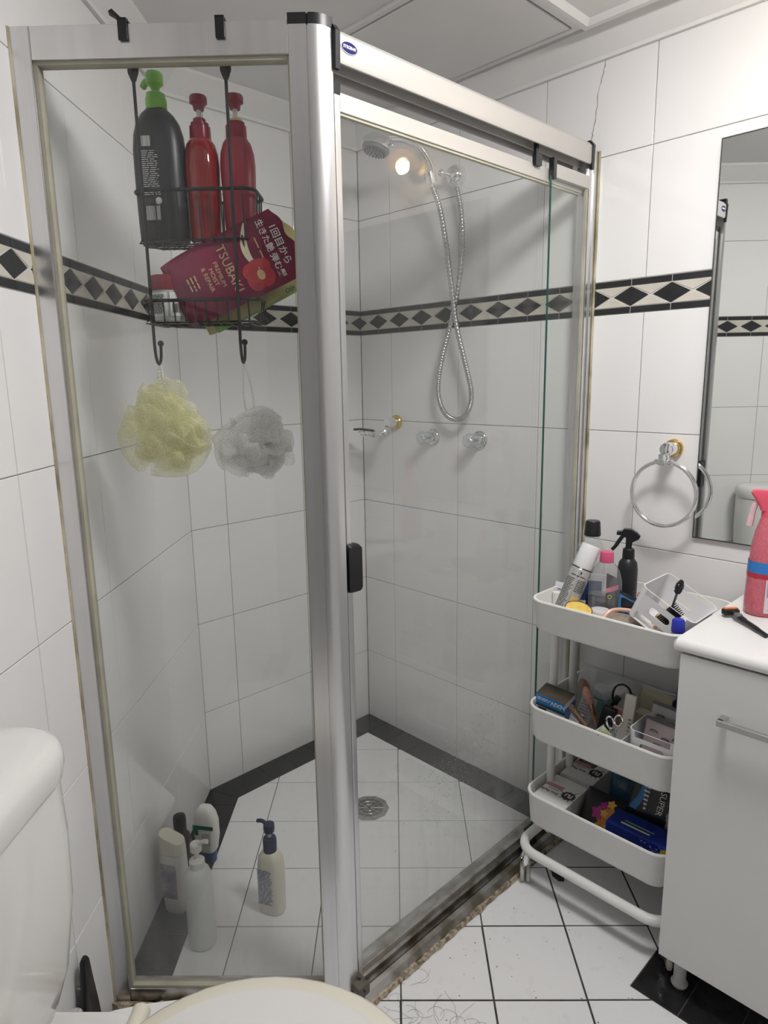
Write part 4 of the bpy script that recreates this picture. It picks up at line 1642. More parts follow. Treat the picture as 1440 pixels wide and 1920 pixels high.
ptext('TSUBAKI', 0.0235, 0.001, -0.004, M_GOLD, pb, pf, sx=0.95, bold=0.0001)
ptext('PREMIUM', 0.0112, 0.002, -0.024, M_GOLD, pb, pf)
ptext('MOIST', 0.0112, 0.002, -0.036, M_GOLD, pb, pf)
ptext('& REPAIR', 0.0112, 0.002, -0.048, M_GOLD, pb, pf)
bm = lines(NB(), -0.015, 0.017, -0.086, -0.064, 3, 0.0026, rnd=random.Random(5))
on(pf, bm)
obj('fine_print', bm, M_GOLD, pb, smooth=False)
ptext('1回目から', 0.0165, 0.000, 0.097, M_PPRINT, pb, pf, bold=0.0002)
ptext('生きた艶 弾む髪', 0.0148, 0.000, 0.078, M_PPRINT, pb, pf, bold=0.0002)
bm = lines(NB(), -0.028, 0.026, 0.056, 0.064, 1, 0.0022, rnd=random.Random(6))
on(pf, bm)
obj('small_print', bm, M_GOLD, pb, smooth=False)
# cream stripe petal
bm = NB()
pts = []
for k in range(15):
    a = k / 14
    pts.append((-0.060 + 0.085 * a, 0.048 - 0.022 * math.sin(a * math.pi * 0.9) + 0.004))
top = [(p[0], p[1] + 0.013 * math.sin(math.pi * (0.15 + 0.8 * i / 14))) for i, p in enumerate(pts)]
prism(bm, pts + top[::-1], 0, 0.0004, lambda x, y, z: Vector((x, -z, y)))
on(pf, bm, 0.0008)
obj('cream_petal', bm, mat('cream petal print', (0.72, 0.70, 0.42), 0.5, col2=(0.74, 0.72, 0.62), vscale=60), pb, smooth=False)
# camellia print: overlapping round petals and a yellow heart
bm = NB()
for px, pz, r0 in ((0.026, 0.040, 0.021), (0.040, 0.032, 0.017), (0.040, 0.050, 0.017), (0.022, 0.052, 0.015), (0.022, 0.028, 0.014)):
    prism(bm, [(px + r0 * math.cos(2 * math.pi * k / 20), pz + r0 * math.sin(2 * math.pi * k / 20)) for k in range(20)], 0, 0.0005, lambda x, y, z: Vector((x, -z, y)))
on(pf, bm, 0.0011)
obj('flower_print', bm, mat('camellia red print', (0.56, 0.055, 0.060), 0.5, col2=(0.42, 0.03, 0.05), vscale=45), pb, smooth=False)
bm = NB()
prism(bm, [(0.034 + 0.009 * math.cos(2 * math.pi * k / 14), 0.044 + 0.007 * math.sin(2 * math.pi * k / 14)) for k in range(14)], 0, 0.0005, lambda x, y, z: Vector((x, -z, y)))
on(pf, bm, 0.0018)
obj('flower_heart', bm, mat('stamen yellow print', (0.72, 0.52, 0.16), 0.5, col2=(0.62, 0.40, 0.30), vscale=140), pb, smooth=False)

po2 = thing('refill_pouch', 'olive gold refill pouch with a green hem behind the maroon pouch', 'pouch', (-0.262, -0.742, 1.500), rot=(0, math.radians(64), 0))
bm, pf2 = pouch_bm(0.125, 0.235, 0.009, 0.0015, 9.0, outl)
pb2 = obj('pouch_body', bm, mat('olive gold foil', (0.42, 0.38, 0.18), 0.35, col2=(0.34, 0.30, 0.13), vscale=20), po2, angle=70)
bm = NB()
box(bm, 0.046, 0.0615, -0.0006, 0.0, -0.10, 0.112)
on(pf2, bm, 0.001)
obj('green_hem', bm, mat('leaf green print', (0.20, 0.36, 0.10), 0.45), pb2, smooth=False)
ptext('OIX', 0.012, 0.054, 0.06, mat('dark green print', (0.03, 0.10, 0.03), 0.5), pb2, pf2, rot=math.radians(-90), off=0.0018)

# jar with red lid
jr = thing('hair_mask_jar', 'silver labelled jar with dark red lid in the lower caddy basket', 'jar', (-0.4105, -0.752, Z2), math.radians(10))
bm = NB()
lathe(bm, [(0.030, 0.0), (0.033, 0.003), (0.0335, 0.010), (0.0335, 0.056), (0.031, 0.058)], 30)
jb = obj('jar_body', bm, mat('silver jar plastic', (0.52, 0.54, 0.53), 0.22, 0.3), jr)
bm = NB()
lathe(bm, [(0.0350, 0.057), (0.0355, 0.059), (0.0355, 0.079), (0.033, 0.083), (0.005, 0.0845)], 30)
obj('jar_lid', bm, mat('dark red lid', (0.20, 0.012, 0.030), 0.3), jr)
bm = NB()
for x0_, x1_ in ((-0.034, 0.000), (0.004, 0.040)):
    for k in range(6):
        xa, xb = x0_ + (x1_ - x0_) * k / 6, x0_ + (x1_ - x0_) * (k + 1) / 6
        box(bm, xa, xb, -0.0003, 0, 0.010, 0.052)
wrap(bm, 0.0336, 0.0336)
jl = obj('jar_label', bm, mat('white paper label', (0.74, 0.74, 0.73), 0.5), jb)
bm = lines(NB(), -0.030, -0.004, 0.014, 0.048, 14, 0.0012, rnd=random.Random(8))
x = 0.008
rr_ = random.Random(4)
while x < 0.022:
    box(bm, x, x + 0.0008, -0.0003, 0, 0.016, 0.032)
    x += rr_.uniform(0.0012, 0.0022)
wrap(bm, 0.0336, 0.0336, 0, 0.0012)
obj('jar_print', bm, mat('dark print', (0.05, 0.05, 0.06), 0.6), jb, smooth=False)

# ------------------------------------------------------------------ bath puffs
def puff(label, c, R0, col, seed, hook, squash=(1, 1, 1), alpha=0.34, npet=30, loop=0.0):
    rd = random.Random(seed)
    t = thing('bath_puff', label, 'bath puff', (c[0], c[1], c[2]))
    bm = NB()
    for k in range(npet):
        # loops of netting spread over the sphere, each a broad frilled tongue folded back on itself
        y = 1 - 2 * (k + 0.5) / npet
        ph = k * 2.399963 + rd.uniform(-0.4, 0.4)
        rxy = math.sqrt(max(0, 1 - y * y))
        d = Vector((rxy * math.cos(ph), y, rxy * math.sin(ph)))
        ax = d.cross(Vector((rd.uniform(-1, 1), rd.uniform(-1, 1), rd.uniform(-1, 1)))).normalized()
        bx = d.cross(ax)
        L = R0 * rd.uniform(0.70, 1.14)
        wd = R0 * rd.uniform(0.42, 0.80)
        fr = rd.uniform(1.0, 2.2)
        p0 = rd.uniform(0, 6.28)
        th = R0 * rd.uniform(0.12, 0.30)
        curl = rd.uniform(-0.35, 0.35)
        nu, nv = 16, 14
        g = []
        for i in range(nu + 1):
            u = i / nu
            a = math.pi * u
            row = []
            for j in range(nv + 1):
                v = 2 * j / nv - 1
                out_ = math.sin(a) ** 0.8
                rad = L * out_ * (1 - 0.30 * abs(v) ** 2.5)
                lat = wd * v * (0.18 + 0.82 * out_)
                ruf = th * math.cos(a) * (0.3 + out_) + R0 * 0.10 * out_ * math.sin(fr * v * 3.1 + p0) + R0 * curl * out_ * out_
                p = d * rad + ax * lat + bx * ruf
                row.append(bm.verts.new((p.x * squash[0], p.y * squash[1], p.z * squash[2])))
            g.append(row)
        for i in range(nu):
            for j in range(nv):
                bm.faces.new((g[i][j], g[i + 1][j], g[i + 1][j + 1], g[i][j + 1]))
    me = finish('net_puff', bm, True, 180)
    me.materials.append(sheer('netting ' + label[:12], col, alpha, 0.35, net=0.10, nscale=300))
    o = bpy.data.objects.new('net_puff', me)
    C.objects.link(o)
    o.parent = t
    # twisted cord loop up to the hook
    hk = Vector(hook) - Vector(c)
    for sx in (-1, 1):
        bm = NB()
        pa = Vector((0.002 * sx, -0.006, R0 * 0.25))
        pts = []
        n = 60
        for k in range(n + 1):
            a = k / n
            p = pa.lerp(hk, a) + Vector((sx * (0.0035 + loop) * math.sin(math.pi * a), 0, 0))
            p += Vector((0.0007 * math.cos(k * 1.5), 0.0007 * math.sin(k * 1.5), 0))
            pts.append(p)
        tube(bm, pts, [0.0021 if k % 3 else 0.0015 for k in range(n + 1)], 6)
        obj('hanging_cord', bm, mat('white cotton cord', (0.74, 0.72, 0.68), 0.8), t)
    return t


puff('pale yellow mesh bath puff hanging from the caddy hook', (-0.4285, -0.770, 1.222), 0.086, (0.93, 0.91, 0.58), 11, (UX[0], YR + 0.021, 1.3495), (1.04, 0.50, 1.10), 0.34, 34)
puff('white mesh bath puff hanging from the caddy hook', (-0.2640, -0.765, 1.190), 0.070, (0.93, 0.92, 0.90), 23, (UX[1], YR + 0.021, 1.3495), (1.06, 0.50, 1.0), 0.44, 34, loop=0.004)

# ================================================================== bottles on the shower floor
M_WBOT = mat('white bottle plastic', (0.76, 0.75, 0.71), 0.3, var=0.03)
M_NAVY = mat('navy pump plastic', (0.022, 0.026, 0.075), 0.3)
# cream shampoo bottle with slanted cap
b = thing('shampoo_bottle', 'cream shampoo bottle with slanted top and lilac label standing by the shower wall', 'bottle', (-0.560, -0.582, 0.0), math.radians(-14))
bm = NB()
rloft(bm, [(0.0, 0.026, 0.018, 0.016), (0.004, 0.029, 0.020, 0.018), (0.05, 0.032, 0.021, 0.018), (0.12, 0.034, 0.021, 0.018), (0.165, 0.033, 0.021, 0.018)], 6)
bb = obj('bottle_body', bm, M_WBOT, b)
bm = NB()
vr = rloft(bm, [(0.166, 0.033, 0.0212, 0.018), (0.190, 0.0325, 0.0208, 0.018), (0.205, 0.031, 0.0195, 0.017)], 6)
for v in vr[1] + vr[2]:
    v.co.z -= (v.co.x + 0.03) * 0.38 - 0.012
obj('flip_cap', bm, mat('cream cap', (0.72, 0.69, 0.58), 0.3), b)
bm = NB()
rloft(bm, [(0.045, 0.021, 0.0004, 0.0003), (0.140, 0.021, 0.0004, 0.0003)], 2)
for v in bm.verts:
    v.co.y -= 0.0214
    v.co.x -= 0.004
obj('label', bm, mat('lilac label', (0.50, 0.46, 0.52), 0.5, col2=(0.24, 0.17, 0.28), vscale=26), bb)
# dark bottle behind it
b = thing('shower_gel_bottle', 'dark brown bottle with tall black cap behind the cream shampoo bottle', 'bottle', (-0.568, -0.498, 0.0), math.radians(-10))
bm = NB()
rloft(bm, [(0.0, 0.024, 0.018, 0.016), (0.004, 0.027, 0.020, 0.018), (0.12, 0.028, 0.020, 0.018), (0.148, 0.024, 0.018, 0.016), (0.160, 0.015, 0.014, 0.0135)], 6)
obj('bottle_body', bm, mat('dark brown plastic', (0.05, 0.03, 0.032), 0.25), b)
bm = NB()
lathe(bm, [(0.0165, 0.158), (0.0168, 0.195), (0.015, 0.203), (0.008, 0.206)], 20)
obj('tall_cap', bm, M_BLKP, b)
# upside-down bottle with green band
b = thing('conditioner_bottle', 'white bottle with green band standing upside down on its blue cap in the shower', 'bottle', (-0.528, -0.405, 0.0), math.radians(-10))
bm = NB()
rloft(bm, [(0.0, 0.022, 0.015, 0.012), (0.030, 0.024, 0.017, 0.014)], 5)
obj('blue_cap', bm, mat('blue cap', (0.03, 0.05, 0.17), 0.3), b)
bm = NB()
rloft(bm, [(0.0305, 0.022, 0.015, 0.013), (0.040, 0.028, 0.018, 0.016), (0.080, 0.0345, 0.021, 0.018), (0.125, 0.034, 0.021, 0.018), (0.150, 0.028, 0.018, 0.016), (0.165, 0.018, 0.013, 0.012), (0.168, 0.010, 0.008, 0.007)], 6)
bb = obj('bottle_body', bm, M_WBOT, b)
bm = NB()
box(bm, -0.030, 0.029, -0.0224, -0.0210, 0.108, 0.119)
box(bm, -0.030, -0.015, -0.0224, -0.0210, 0.090, 0.108)
obj('green_band', bm, mat('deep green print', (0.012, 0.13, 0.075), 0.4), bb, smooth=False)
bm = lines(NB(), -0.005, 0.022, 0.060, 0.098, 7, 0.0018, rnd=random.Random(9))
for v in bm.verts:
    v.co.y -= 0.0217
obj('label_print', bm, mat('grey print', (0.25, 0.26, 0.3), 0.6), bb, smooth=False)
# white pump bottle
b = thing('pump_bottle', 'white pump bottle standing in the shower by the fixed glass panel', 'pump bottle', (-0.466, -0.687, 0.0), math.radians(0))
bm = NB()
lathe(bm, [(0.027, 0.0), (0.031, 0.003), (0.0325, 0.010), (0.0325, 0.165), (0.031, 0.182), (0.026, 0.196), (0.018, 0.204), (0.016, 0.206)], 30)
obj('bottle_body', bm, mat('cool white plastic', (0.74, 0.76, 0.75), 0.3), b)
bm = NB()
lathe(bm, [(0.0175, 0.205), (0.0178, 0.222), (0.013, 0.226), (0.006, 0.228), (0.005, 0.245)], 20)
obj('pump_collar', bm, M_WBOT, b)
bm = NB()
lathe(bm, [(0.008, 0.243), (0.013, 0.247), (0.0135, 0.264), (0.011, 0.267)], 18)
tube(bm, spline([(0.004, 0, 0.262), (0.018, -0.004, 0.272), (0.030, -0.008, 0.276)], 4), 0.0055, 8)
obj('pump_head', bm, M_WBOT, b)
# lotion bottle with navy pump
b = thing('lotion_bottle', 'cream lotion bottle with navy pump and blue print on the shower floor', 'pump bottle', (-0.316, -0.585, 0.0), math.radians(-18))
bm = NB()
rloft(bm, [(0.0, 0.028, 0.021, 0.018), (0.004, 0.032, 0.024, 0.021), (0.06, 0.0335, 0.025, 0.022), (0.130, 0.0335, 0.0245, 0.021), (0.152, 0.030, 0.022, 0.019), (0.166, 0.020, 0.018, 0.016), (0.170, 0.015, 0.015, 0.0149)], 6)
bb = obj('bottle_body', bm, mat('ivory bottle plastic', (0.72, 0.69, 0.58), 0.3), b)
bm = NB()
lathe(bm, [(0.0170, 0.168), (0.0172, 0.198), (0.0155, 0.204), (0.007, 0.206)], 20)
obj('pump_collar', bm, M_NAVY, b)
bm = NB()
cyl(bm, (0, 0, 0.205), (0, 0, 0.222), 0.0045, 0.0045, 10)
obj('pump_stem', bm, M_MILK, b)
bm = NB()
lathe(bm, [(0.007, 0.216), (0.0125, 0.220), (0.0145, 0.230), (0.0135, 0.241), (0.008, 0.245)], 18)
tube(bm, spline([(-0.006, 0, 0.240), (-0.018, -0.002, 0.247), (-0.030, -0.004, 0.246)], 4), 0.0048, 8)
obj('pump_head', bm, M_NAVY, b)
bm = lines(NB(), -0.026, 0.016, 0.030, 0.128, 26, 0.0021, rnd=random.Random(12))
for v in bm.verts:
    v.co.y -= 0.0252
obj('label_print', bm, mat('blue grey print', (0.10, 0.13, 0.30), 0.6), bb, smooth=False)

# ================================================================== things on the vanity top
ROTC = math.radians(-20)               # turned to face the viewer
ZV = 0.8017
b = thing('spray_bottle', 'pink trigger spray bottle with blue band on the benchtop', 'spray bottle', W(1.402, 0.128, ZV), math.radians(-30))
M_PINK = mat('pink liquid bottle', (0.62, 0.10, 0.14), 0.2, col2=(0.56, 0.19, 0.23), vscale=330)
bm = NB()
lathe(bm, [(0.030, 0.0), (0.0335, 0.004), (0.034, 0.02), (0.0325, 0.09), (0.031, 0.120), (0.029, 0.150), (0.024, 0.180), (0.017, 0.205), (0.0145, 0.215)], 32)
bb = obj('bottle_body', bm, M_PINK, b)
bm = NB()
lathe(bm, [(0.0332, 0.094), (0.0322, 0.118)], 32, cap0=False, cap1=False)
obj('blue_band', bm, mat('bright blue print', (0.035, 0.20, 0.55), 0.3), bb)
bm = NB()
lathe(bm, [(0.0334, 0.084), (0.0331, 0.0938)], 32, cap0=False, cap1=False)
obj('red_band', bm, mat('red print', (0.50, 0.03, 0.06), 0.3), bb)
bm = NB()
for k in range(10):
    x0_ = 0.000 + 0.05 * k / 10
    box(bm, x0_, x0_ + 0.005, -0.0003, 0, 0.010, 0.083)
wrap(bm, 0.0336, 0.0336, math.radians(10))
obj('label', bm, mat('pale pink label', (0.76, 0.66, 0.70), 0.4), bb)
bm = lines(NB(), 0.003, 0.048, 0.045, 0.080, 12, 0.0013, rnd=random.Random(31))
box(bm, 0.010, 0.014, -0.0003, 0, 0.022, 0.027)
box(bm, 0.006, 0.020, -0.0003, 0, 0.017, 0.018)
wrap(bm, 0.0336, 0.0336, math.radians(10), 0.0012)
obj('label_print', bm, mat('violet print', (0.16, 0.12, 0.30), 0.6), bb, smooth=False)
bm = NB()
lathe(bm, [(0.0155, 0.212), (0.0155, 0.226)], 20)
b2 = NB()
rloft(bm, [(0.226, 0.018, 0.014, 0.008), (0.238, 0.022, 0.014, 0.008), (0.250, 0.026, 0.013, 0.008, -0.004, 0), (0.262, 0.030, 0.012, 0.008, -0.008, 0), (0.268, 0.026, 0.010, 0.007, -0.008, 0)], 4)
b2.free()
obj('spray_head', bm, mat('coral pink plastic', (0.75, 0.10, 0.16), 0.25), b)
bm = NB()
tube(bm, spline([(-0.022, 0, 0.250), (-0.030, 0, 0.230), (-0.034, 0, 0.205), (-0.036, 0, 0.190)], 4), [0.006] * 8 + [0.007] * 5, 8)
obj('trigger', bm, mat('pale pink plastic', (0.74, 0.50, 0.54), 0.3), b)

rz2 = thing('razor', 'black razor with orange strip lying on the benchtop', 'razor', W(1.385, 0.215, ZV), math.radians(-45 - 42))
bm = NB()
tube(bm, spline([(-0.022, 0, 0.014), (0.000, 0, 0.011), (0.020, 0.001, 0.009), (0.055, 0.003, 0.007), (0.095, 0.004, 0.005)], 5), [0.0045] * 6 + [0.0068] * 5 + [0.0055] * 6 + [0.0045] * 4, 10)
obj('razor_handle', bm, M_BLKP, rz2)
bm = NB()
box(bm, -0.036, -0.020, -0.017, 0.017, 0.004, 0.017, 0.003)
obj('razor_head', bm, M_BLKP, rz2)
bm = NB()
box(bm, -0.034, -0.026, -0.014, 0.016, 0.0165, 0.0195, 0.001)
obj('orange_strip', bm, mat('orange plastic', (0.80, 0.22, 0.06), 0.4), rz2)
bm = NB()
sphere(bm, (0.002, 0, 0.012), 0.0085, 12, 8, 1.4, 1, 0.8)
obj('grey_joint', bm, mat('mid grey plastic', (0.13, 0.13, 0.14), 0.4), rz2)

# ================================================================== top tray
ZT = 0.7035
# clear mouthwash bottle with black cap
b = thing('mouthwash_bottle', 'clear handled mouthwash bottle with black cap in the top tray', 'bottle', W(0.985, 0.100, ZT), ROTC)
bm = NB()
rloft(bm, [(0.0, 0.032, 0.022, 0.014), (0.006, 0.035, 0.024, 0.016), (0.11, 0.035, 0.024, 0.016), (0.160, 0.032, 0.022, 0.016), (0.185, 0.022, 0.018, 0.015), (0.192, 0.017, 0.016, 0.0155), (0.200, 0.017, 0.016, 0.0155)], 6)
obj('bottle_body', bm, clear_plastic('clear bottle plastic', (0.97, 0.98, 0.98), 0.05, 0.04, 1.4), b)
bm = NB()
tube(bm, spline([(-0.022, 0, 0.175), (-0.040, 0, 0.165), (-0.044, 0, 0.140), (-0.040, 0, 0.110), (-0.032, 0, 0.100)], 5), 0.006, 8)
obj('bottle_handle', bm, MATS['clear bottle plastic'], b)
bm = NB()
rings = []
for z, r0 in ((0.200, 0.0205), (0.203, 0.0212), (0.236, 0.0185), (0.239, 0.0165)):
    rings.append([Vector((r0 * (1 if k % 2 else 0.97) * math.cos(2 * math.pi * k / 40), r0 * (1 if k % 2 else 0.97) * math.sin(2 * math.pi * k / 40), z)) for k in range(40)])
loft(bm, rings)
obj('black_cap', bm, M_BLKP, b)
bm = NB()
box(bm, -0.030, 0.030, -0.0250, -0.0243, 0.03, 0.085)
obj('label', bm, mat('blue label', (0.05, 0.12, 0.32), 0.4), b, smooth=False)

# leaning hairspray can
base = W(0.984, 0.246, ZT + 0.004)
top = W(1.026, 0.178, 0.897)
ax = (top - base).normalized()
q = Vector((0, 0, 1)).rotation_difference(ax)
b = thing('spray_can', 'silver spray can with white cap leaning in the top tray', 'spray can', base, rot=(q @ Euler((0, 0, ROTC)).to_quaternion()).to_euler())
bm = NB()
lathe(bm, [(0.022, 0.0), (0.0255, 0.003), (0.0258, 0.008), (0.0258, 0.138), (0.0245, 0.143), (0.0235, 0.1445)], 30)
can = obj('can_body', bm, mat('silver can paint', (0.60, 0.60, 0.59), 0.22, 0.55), b)
bm = NB()
torus(bm, (0, 0, 0.1455), 0.0240, 0.0016, 30, 6)
obj('can_rim', bm, mat('dark metal rim', (0.12, 0.12, 0.12), 0.3, 0.9), b)
bm = NB()
lathe(bm, [(0.0238, 0.147), (0.0244, 0.149), (0.0236, 0.204), (0.0225, 0.2065), (0.004, 0.207)], 30)
obj('white_cap', bm, mat('white cap plastic', (0.80, 0.80, 0.82), 0.3), b)
bm = lines(NB(), -0.030, -0.001, 0.035, 0.118, 20, 0.0018, rnd=random.Random(41))
lines(bm, 0.003, 0.030, 0.085, 0.118, 8, 0.0018, rnd=random.Random(42))
lines(bm, -0.018, 0.018, 0.122, 0.128, 1, 0.0026, rnd=random.Random(43))
prism(bm, [(0.004 + 0.002 * math.cos(a), 0.134 + 0.004 * math.sin(a)) for a in [2 * math.pi * k / 10 for k in range(10)]], 0, 0.0003, lambda x, y, z: Vector((x, -z, y)))
wrap(bm, 0.0258, 0.0258)
obj('label_print', bm, mat('black print', (0.04, 0.04, 0.04), 0.6), can, smooth=False)
bm = NB()
for k in range(6):
    box(bm, 0.004 + 0.004 * k, 0.008 + 0.004 * k, -0.0003, 0, 0.036, 0.074)
wrap(bm, 0.0258, 0.0258, 0, 0.0007)
obj('yellow_patch', bm, mat('yellow label print', (0.70, 0.55, 0.16), 0.35), can)

# clear cleansing-water bottle with pink cap
b = thing('cleanser_bottle', 'clear oval cleanser bottle with pink cap in the top tray', 'bottle', W(1.064, 0.170, ZT), ROTC + math.radians(-4))
bm = NB()
rloft(bm, [(0.0, 0.036, 0.020, 0.018), (0.004, 0.0395, 0.023, 0.020), (0.07, 0.0400, 0.0235, 0.021), (0.115, 0.0385, 0.023, 0.020), (0.140, 0.0310, 0.020, 0.018), (0.153, 0.0200, 0.017, 0.016), (0.158, 0.016, 0.0155, 0.0154)], 7)
bb = obj('bottle_body', bm, clear_plastic('smoky clear plastic', (0.93, 0.93, 0.94), 0.10, 0.05, 1.5), b)
bm = NB()
rloft(bm, [(0.003, 0.036, 0.020, 0.018), (0.06, 0.0375, 0.0212, 0.019), (0.075, 0.0375, 0.0212, 0.019)], 7)
obj('liquid', bm, clear_plastic('cleansing water', (0.80, 0.80, 0.83), 0.10, 0.03, 0.8), bb)
bm = NB()
lathe(bm, [(0.0165, 0.158), (0.0168, 0.160), (0.0162, 0.180), (0.0145, 0.184), (0.006, 0.185)], 26)
obj('pink_cap', bm, mat('candy pink plastic', (0.66, 0.10, 0.22), 0.3), b)
bm = NB()
for k in range(7):
    box(bm, 0.004 + 0.0045 * k, 0.0085 + 0.0045 * k, -0.0003, 0, 0.030, 0.135 - 0.002 * k)
wrap(bm, 0.040, 0.0235, 0, 0.0005)
lb_ = obj('dark_label', bm, mat('charcoal film', (0.11, 0.11, 0.12), 0.3), bb)
bm = NB()
for k in range(7):
    box(bm, 0.004 + 0.0045 * k, 0.0085 + 0.0045 * k, -0.0003, 0, 0.086 + 0.0015 * k, 0.098 + 0.0015 * k)
    box(bm, 0.000 + 0.0048 * k, 0.0048 + 0.0048 * k, -0.0003, 0, 0.006, 0.030 + 0.0016 * k)
wrap(bm, 0.040, 0.0235, 0, 0.0012)
obj('pink_label', bm, mat('pink print', (0.72, 0.24, 0.34), 0.4), bb)
bm = NB()
prism(bm, [(-0.001 + 0.0045 * math.cos(a), 0.037 + 0.0045 * math.sin(a)) for a in [2 * math.pi * k / 16 for k in range(16)]], 0, 0.0003, lambda x, y, z: Vector((x, -z, y)))
lines(bm, 0.004, 0.030, 0.008, 0.026, 5, 0.0012, rnd=random.Random(3))
wrap(bm, 0.040, 0.0235, 0, 0.0019)
obj('label_print', bm, M_PPRINT, bb, smooth=False)
bm = NB()
torus(bm, (0, 0, 0), 0.0042, 0.0009, 16, 5, lambda a, b_: Vector((0.013 + a, -0.0002, 0.076 + b_)))
wrap(bm, 0.040, 0.0235, 0, 0.0016)
obj('green_mark', bm, mat('lime print', (0.45, 0.55, 0.05), 0.5), bb)

# black trigger spray bottle
b = thing('trigger_bottle', 'matt black trigger spray bottle in the top tray by the wall', 'spray bottle', W(1.078, 0.085, ZT), ROTC)
bm = NB()
lathe(bm, [(0.021, 0.0), (0.0240, 0.003), (0.0245, 0.02), (0.0245, 0.125), (0.022, 0.142), (0.015, 0.152), (0.013, 0.154)], 28)
bb = obj('bottle_body', bm, M_BBOT, b)
bm = NB()
lathe(bm, [(0.0145, 0.153), (0.0150, 0.156), (0.0142, 0.176), (0.011, 0.179)], 24)
obj('neck_ring', bm, M_BLKP, b)
bm = NB()
prof = [(-0.008, 0.178), (0.006, 0.178), (0.008, 0.196), (0.022, 0.204), (0.026, 0.212), (0.018, 0.220), (0.004, 0.228), (-0.014, 0.228), (-0.018, 0.222), (-0.030, 0.221), (-0.031, 0.213), (-0.018, 0.212), (-0.008, 0.206)]
prism(bm, prof, -0.0085, 0.0085, lambda x, y, z: Vector((x, z, y)))
obj('trigger_head', bm, M_BLKP, b, angle=20)
bm = NB()
tube(bm, spline([(-0.014, 0, 0.212), (-0.024, 0, 0.196), (-0.032, 0, 0.182), (-0.040, 0, 0.172)], 4), [0.005] * 8 + [0.0045] * 5, 8)
obj('trigger', bm, M_BLKP, b)
bm = lines(NB(), -0.006, 0.006, 0.01, 0.075, 9, 0.0013, rnd=random.Random(51))
wrap(bm, 0.0245, 0.0245, math.radians(48))
obj('side_print', bm, mat('dim print', (0.12, 0.12, 0.12), 0.6), bb, smooth=False)


def boxthing(name, label, cat, s, t, z, dims, m, rot=(0, 0, 0), group=None, bev=0.0012, nm='box_body'):
    o = thing(name, label, cat, W(s, t, z), rot=(rot[0], rot[1], rot[2] - R45), group=group)
    bm = NB()
    box(bm, -dims[0] / 2, dims[0] / 2, -dims[1] / 2, dims[1] / 2, 0, dims[2], bev)
    p = obj(nm, bm, m, o, smooth=False)
    return o, p


def face_rect(par, nm, m, x0, x1, z0, z1, y, lift=0.0004):
    bm = NB()
    box(bm, x0, x1, y - lift, y, z0, z1)
    return obj(nm, bm, m, par, smooth=False)


# pale sachet at the tray end
o = thing('sachet', 'pale blue white paper sachet at the end of the top tray behind the spray can', 'sachet', W(0.972, 0.205, ZT + 0.045), rot=(math.radians(-14), math.radians(8), -R45 + math.radians(20)))
bm, sf = pouch_bm(0.062, 0.088, 0.004, 0.0008, 21.0)
sp_o = obj('packet', bm, mat('pale lavender paper', (0.66, 0.68, 0.74), 0.5), o, angle=70)
bm = on(sf, lines(NB(), -0.022, 0.022, -0.03, 0.03, 9, 0.002, rnd=random.Random(61)), 0.0008)
obj('packet_print', bm, mat('navy print', (0.06, 0.08, 0.22), 0.6), sp_o, smooth=False)
# navy box
o, p = boxthing('carton', 'small navy carton with grey top in the top tray behind the spray can', 'box', 1.022, 0.132, ZT, (0.046, 0.030, 0.055), mat('navy carton', (0.012, 0.022, 0.10), 0.35))
face_rect(p, 'white_mark', M_WPRINT, -0.004, 0.004, 0.035, 0.052, -0.015)
# round tin with fruit print, tipped
o = thing('round_tin', 'round tin with yellow printed lid at the front of the top tray', 'tin', W(1.046, 0.272, 0.738), rot=(math.radians(14), math.radians(10), ROTC))
bm = NB()
lathe(bm, [(0.030, 0.0), (0.032, 0.002), (0.032, 0.016)], 30)
obj('tin_base', bm, mat('white enamel tin', (0.72, 0.71, 0.68), 0.3), o)
bm = NB()
lathe(bm, [(0.0335, 0.016), (0.0335, 0.025), (0.031, 0.0275), (0.003, 0.028)], 30)
tl_ = obj('tin_lid', bm, mat('yellow fruit print', (0.78, 0.62, 0.10), 0.35, col2=(0.80, 0.42, 0.20), vscale=70, vlo=0.40, vhi=0.52), o)
bm = NB()
torus(bm, (0, 0, 0.0275), 0.0315, 0.0012, 30, 5)
obj('dark_rim', bm, mat('dark rim print', (0.08, 0.08, 0.09), 0.4), tl_)
# white jar
o = thing('cream_jar', 'small white cream jar between the round tin and the cleanser bottle', 'jar', W(1.082, 0.226, ZT), ROTC)
bm = NB()
lathe(bm, [(0.021, 0.0), (0.0235, 0.002), (0.0235, 0.034)], 26)
obj('jar_body', bm, mat('white jar plastic', (0.74, 0.72, 0.71), 0.3), o)
bm = NB()
lathe(bm, [(0.0245, 0.0345), (0.0245, 0.050), (0.0225, 0.053), (0.003, 0.0535)], 26)
obj('jar_lid', bm, mat('pale grey lid', (0.66, 0.65, 0.66), 0.3), o)
# soft clear pouch with peach rim
o = thing('zip_pouch', 'clear brown pouch with peach rim lying at the front of the top tray', 'pouch', W(1.168, 0.262, 0.742), rot=(math.radians(-62), 0, -R45 + math.radians(4)))
bm, sf = pouch_bm(0.118, 0.085, 0.014, 0.003, 33.0)
pp = obj('pouch_body', bm, clear_plastic('tan clear film', (0.80, 0.70, 0.60), 0.32, 0.08, 2.0), o, angle=70)
bm = NB()
tube(bm, spline([(-0.060, 0.0, -0.030), (-0.060, -0.002, 0.020), (-0.045, -0.004, 0.044), (0.0, -0.004, 0.052), (0.045, -0.004, 0.044), (0.058, -0.002, 0.015)], 5), 0.0046, 8)
obj('peach_rim', bm, mat('peach vinyl', (0.72, 0.45, 0.36), 0.3), o)
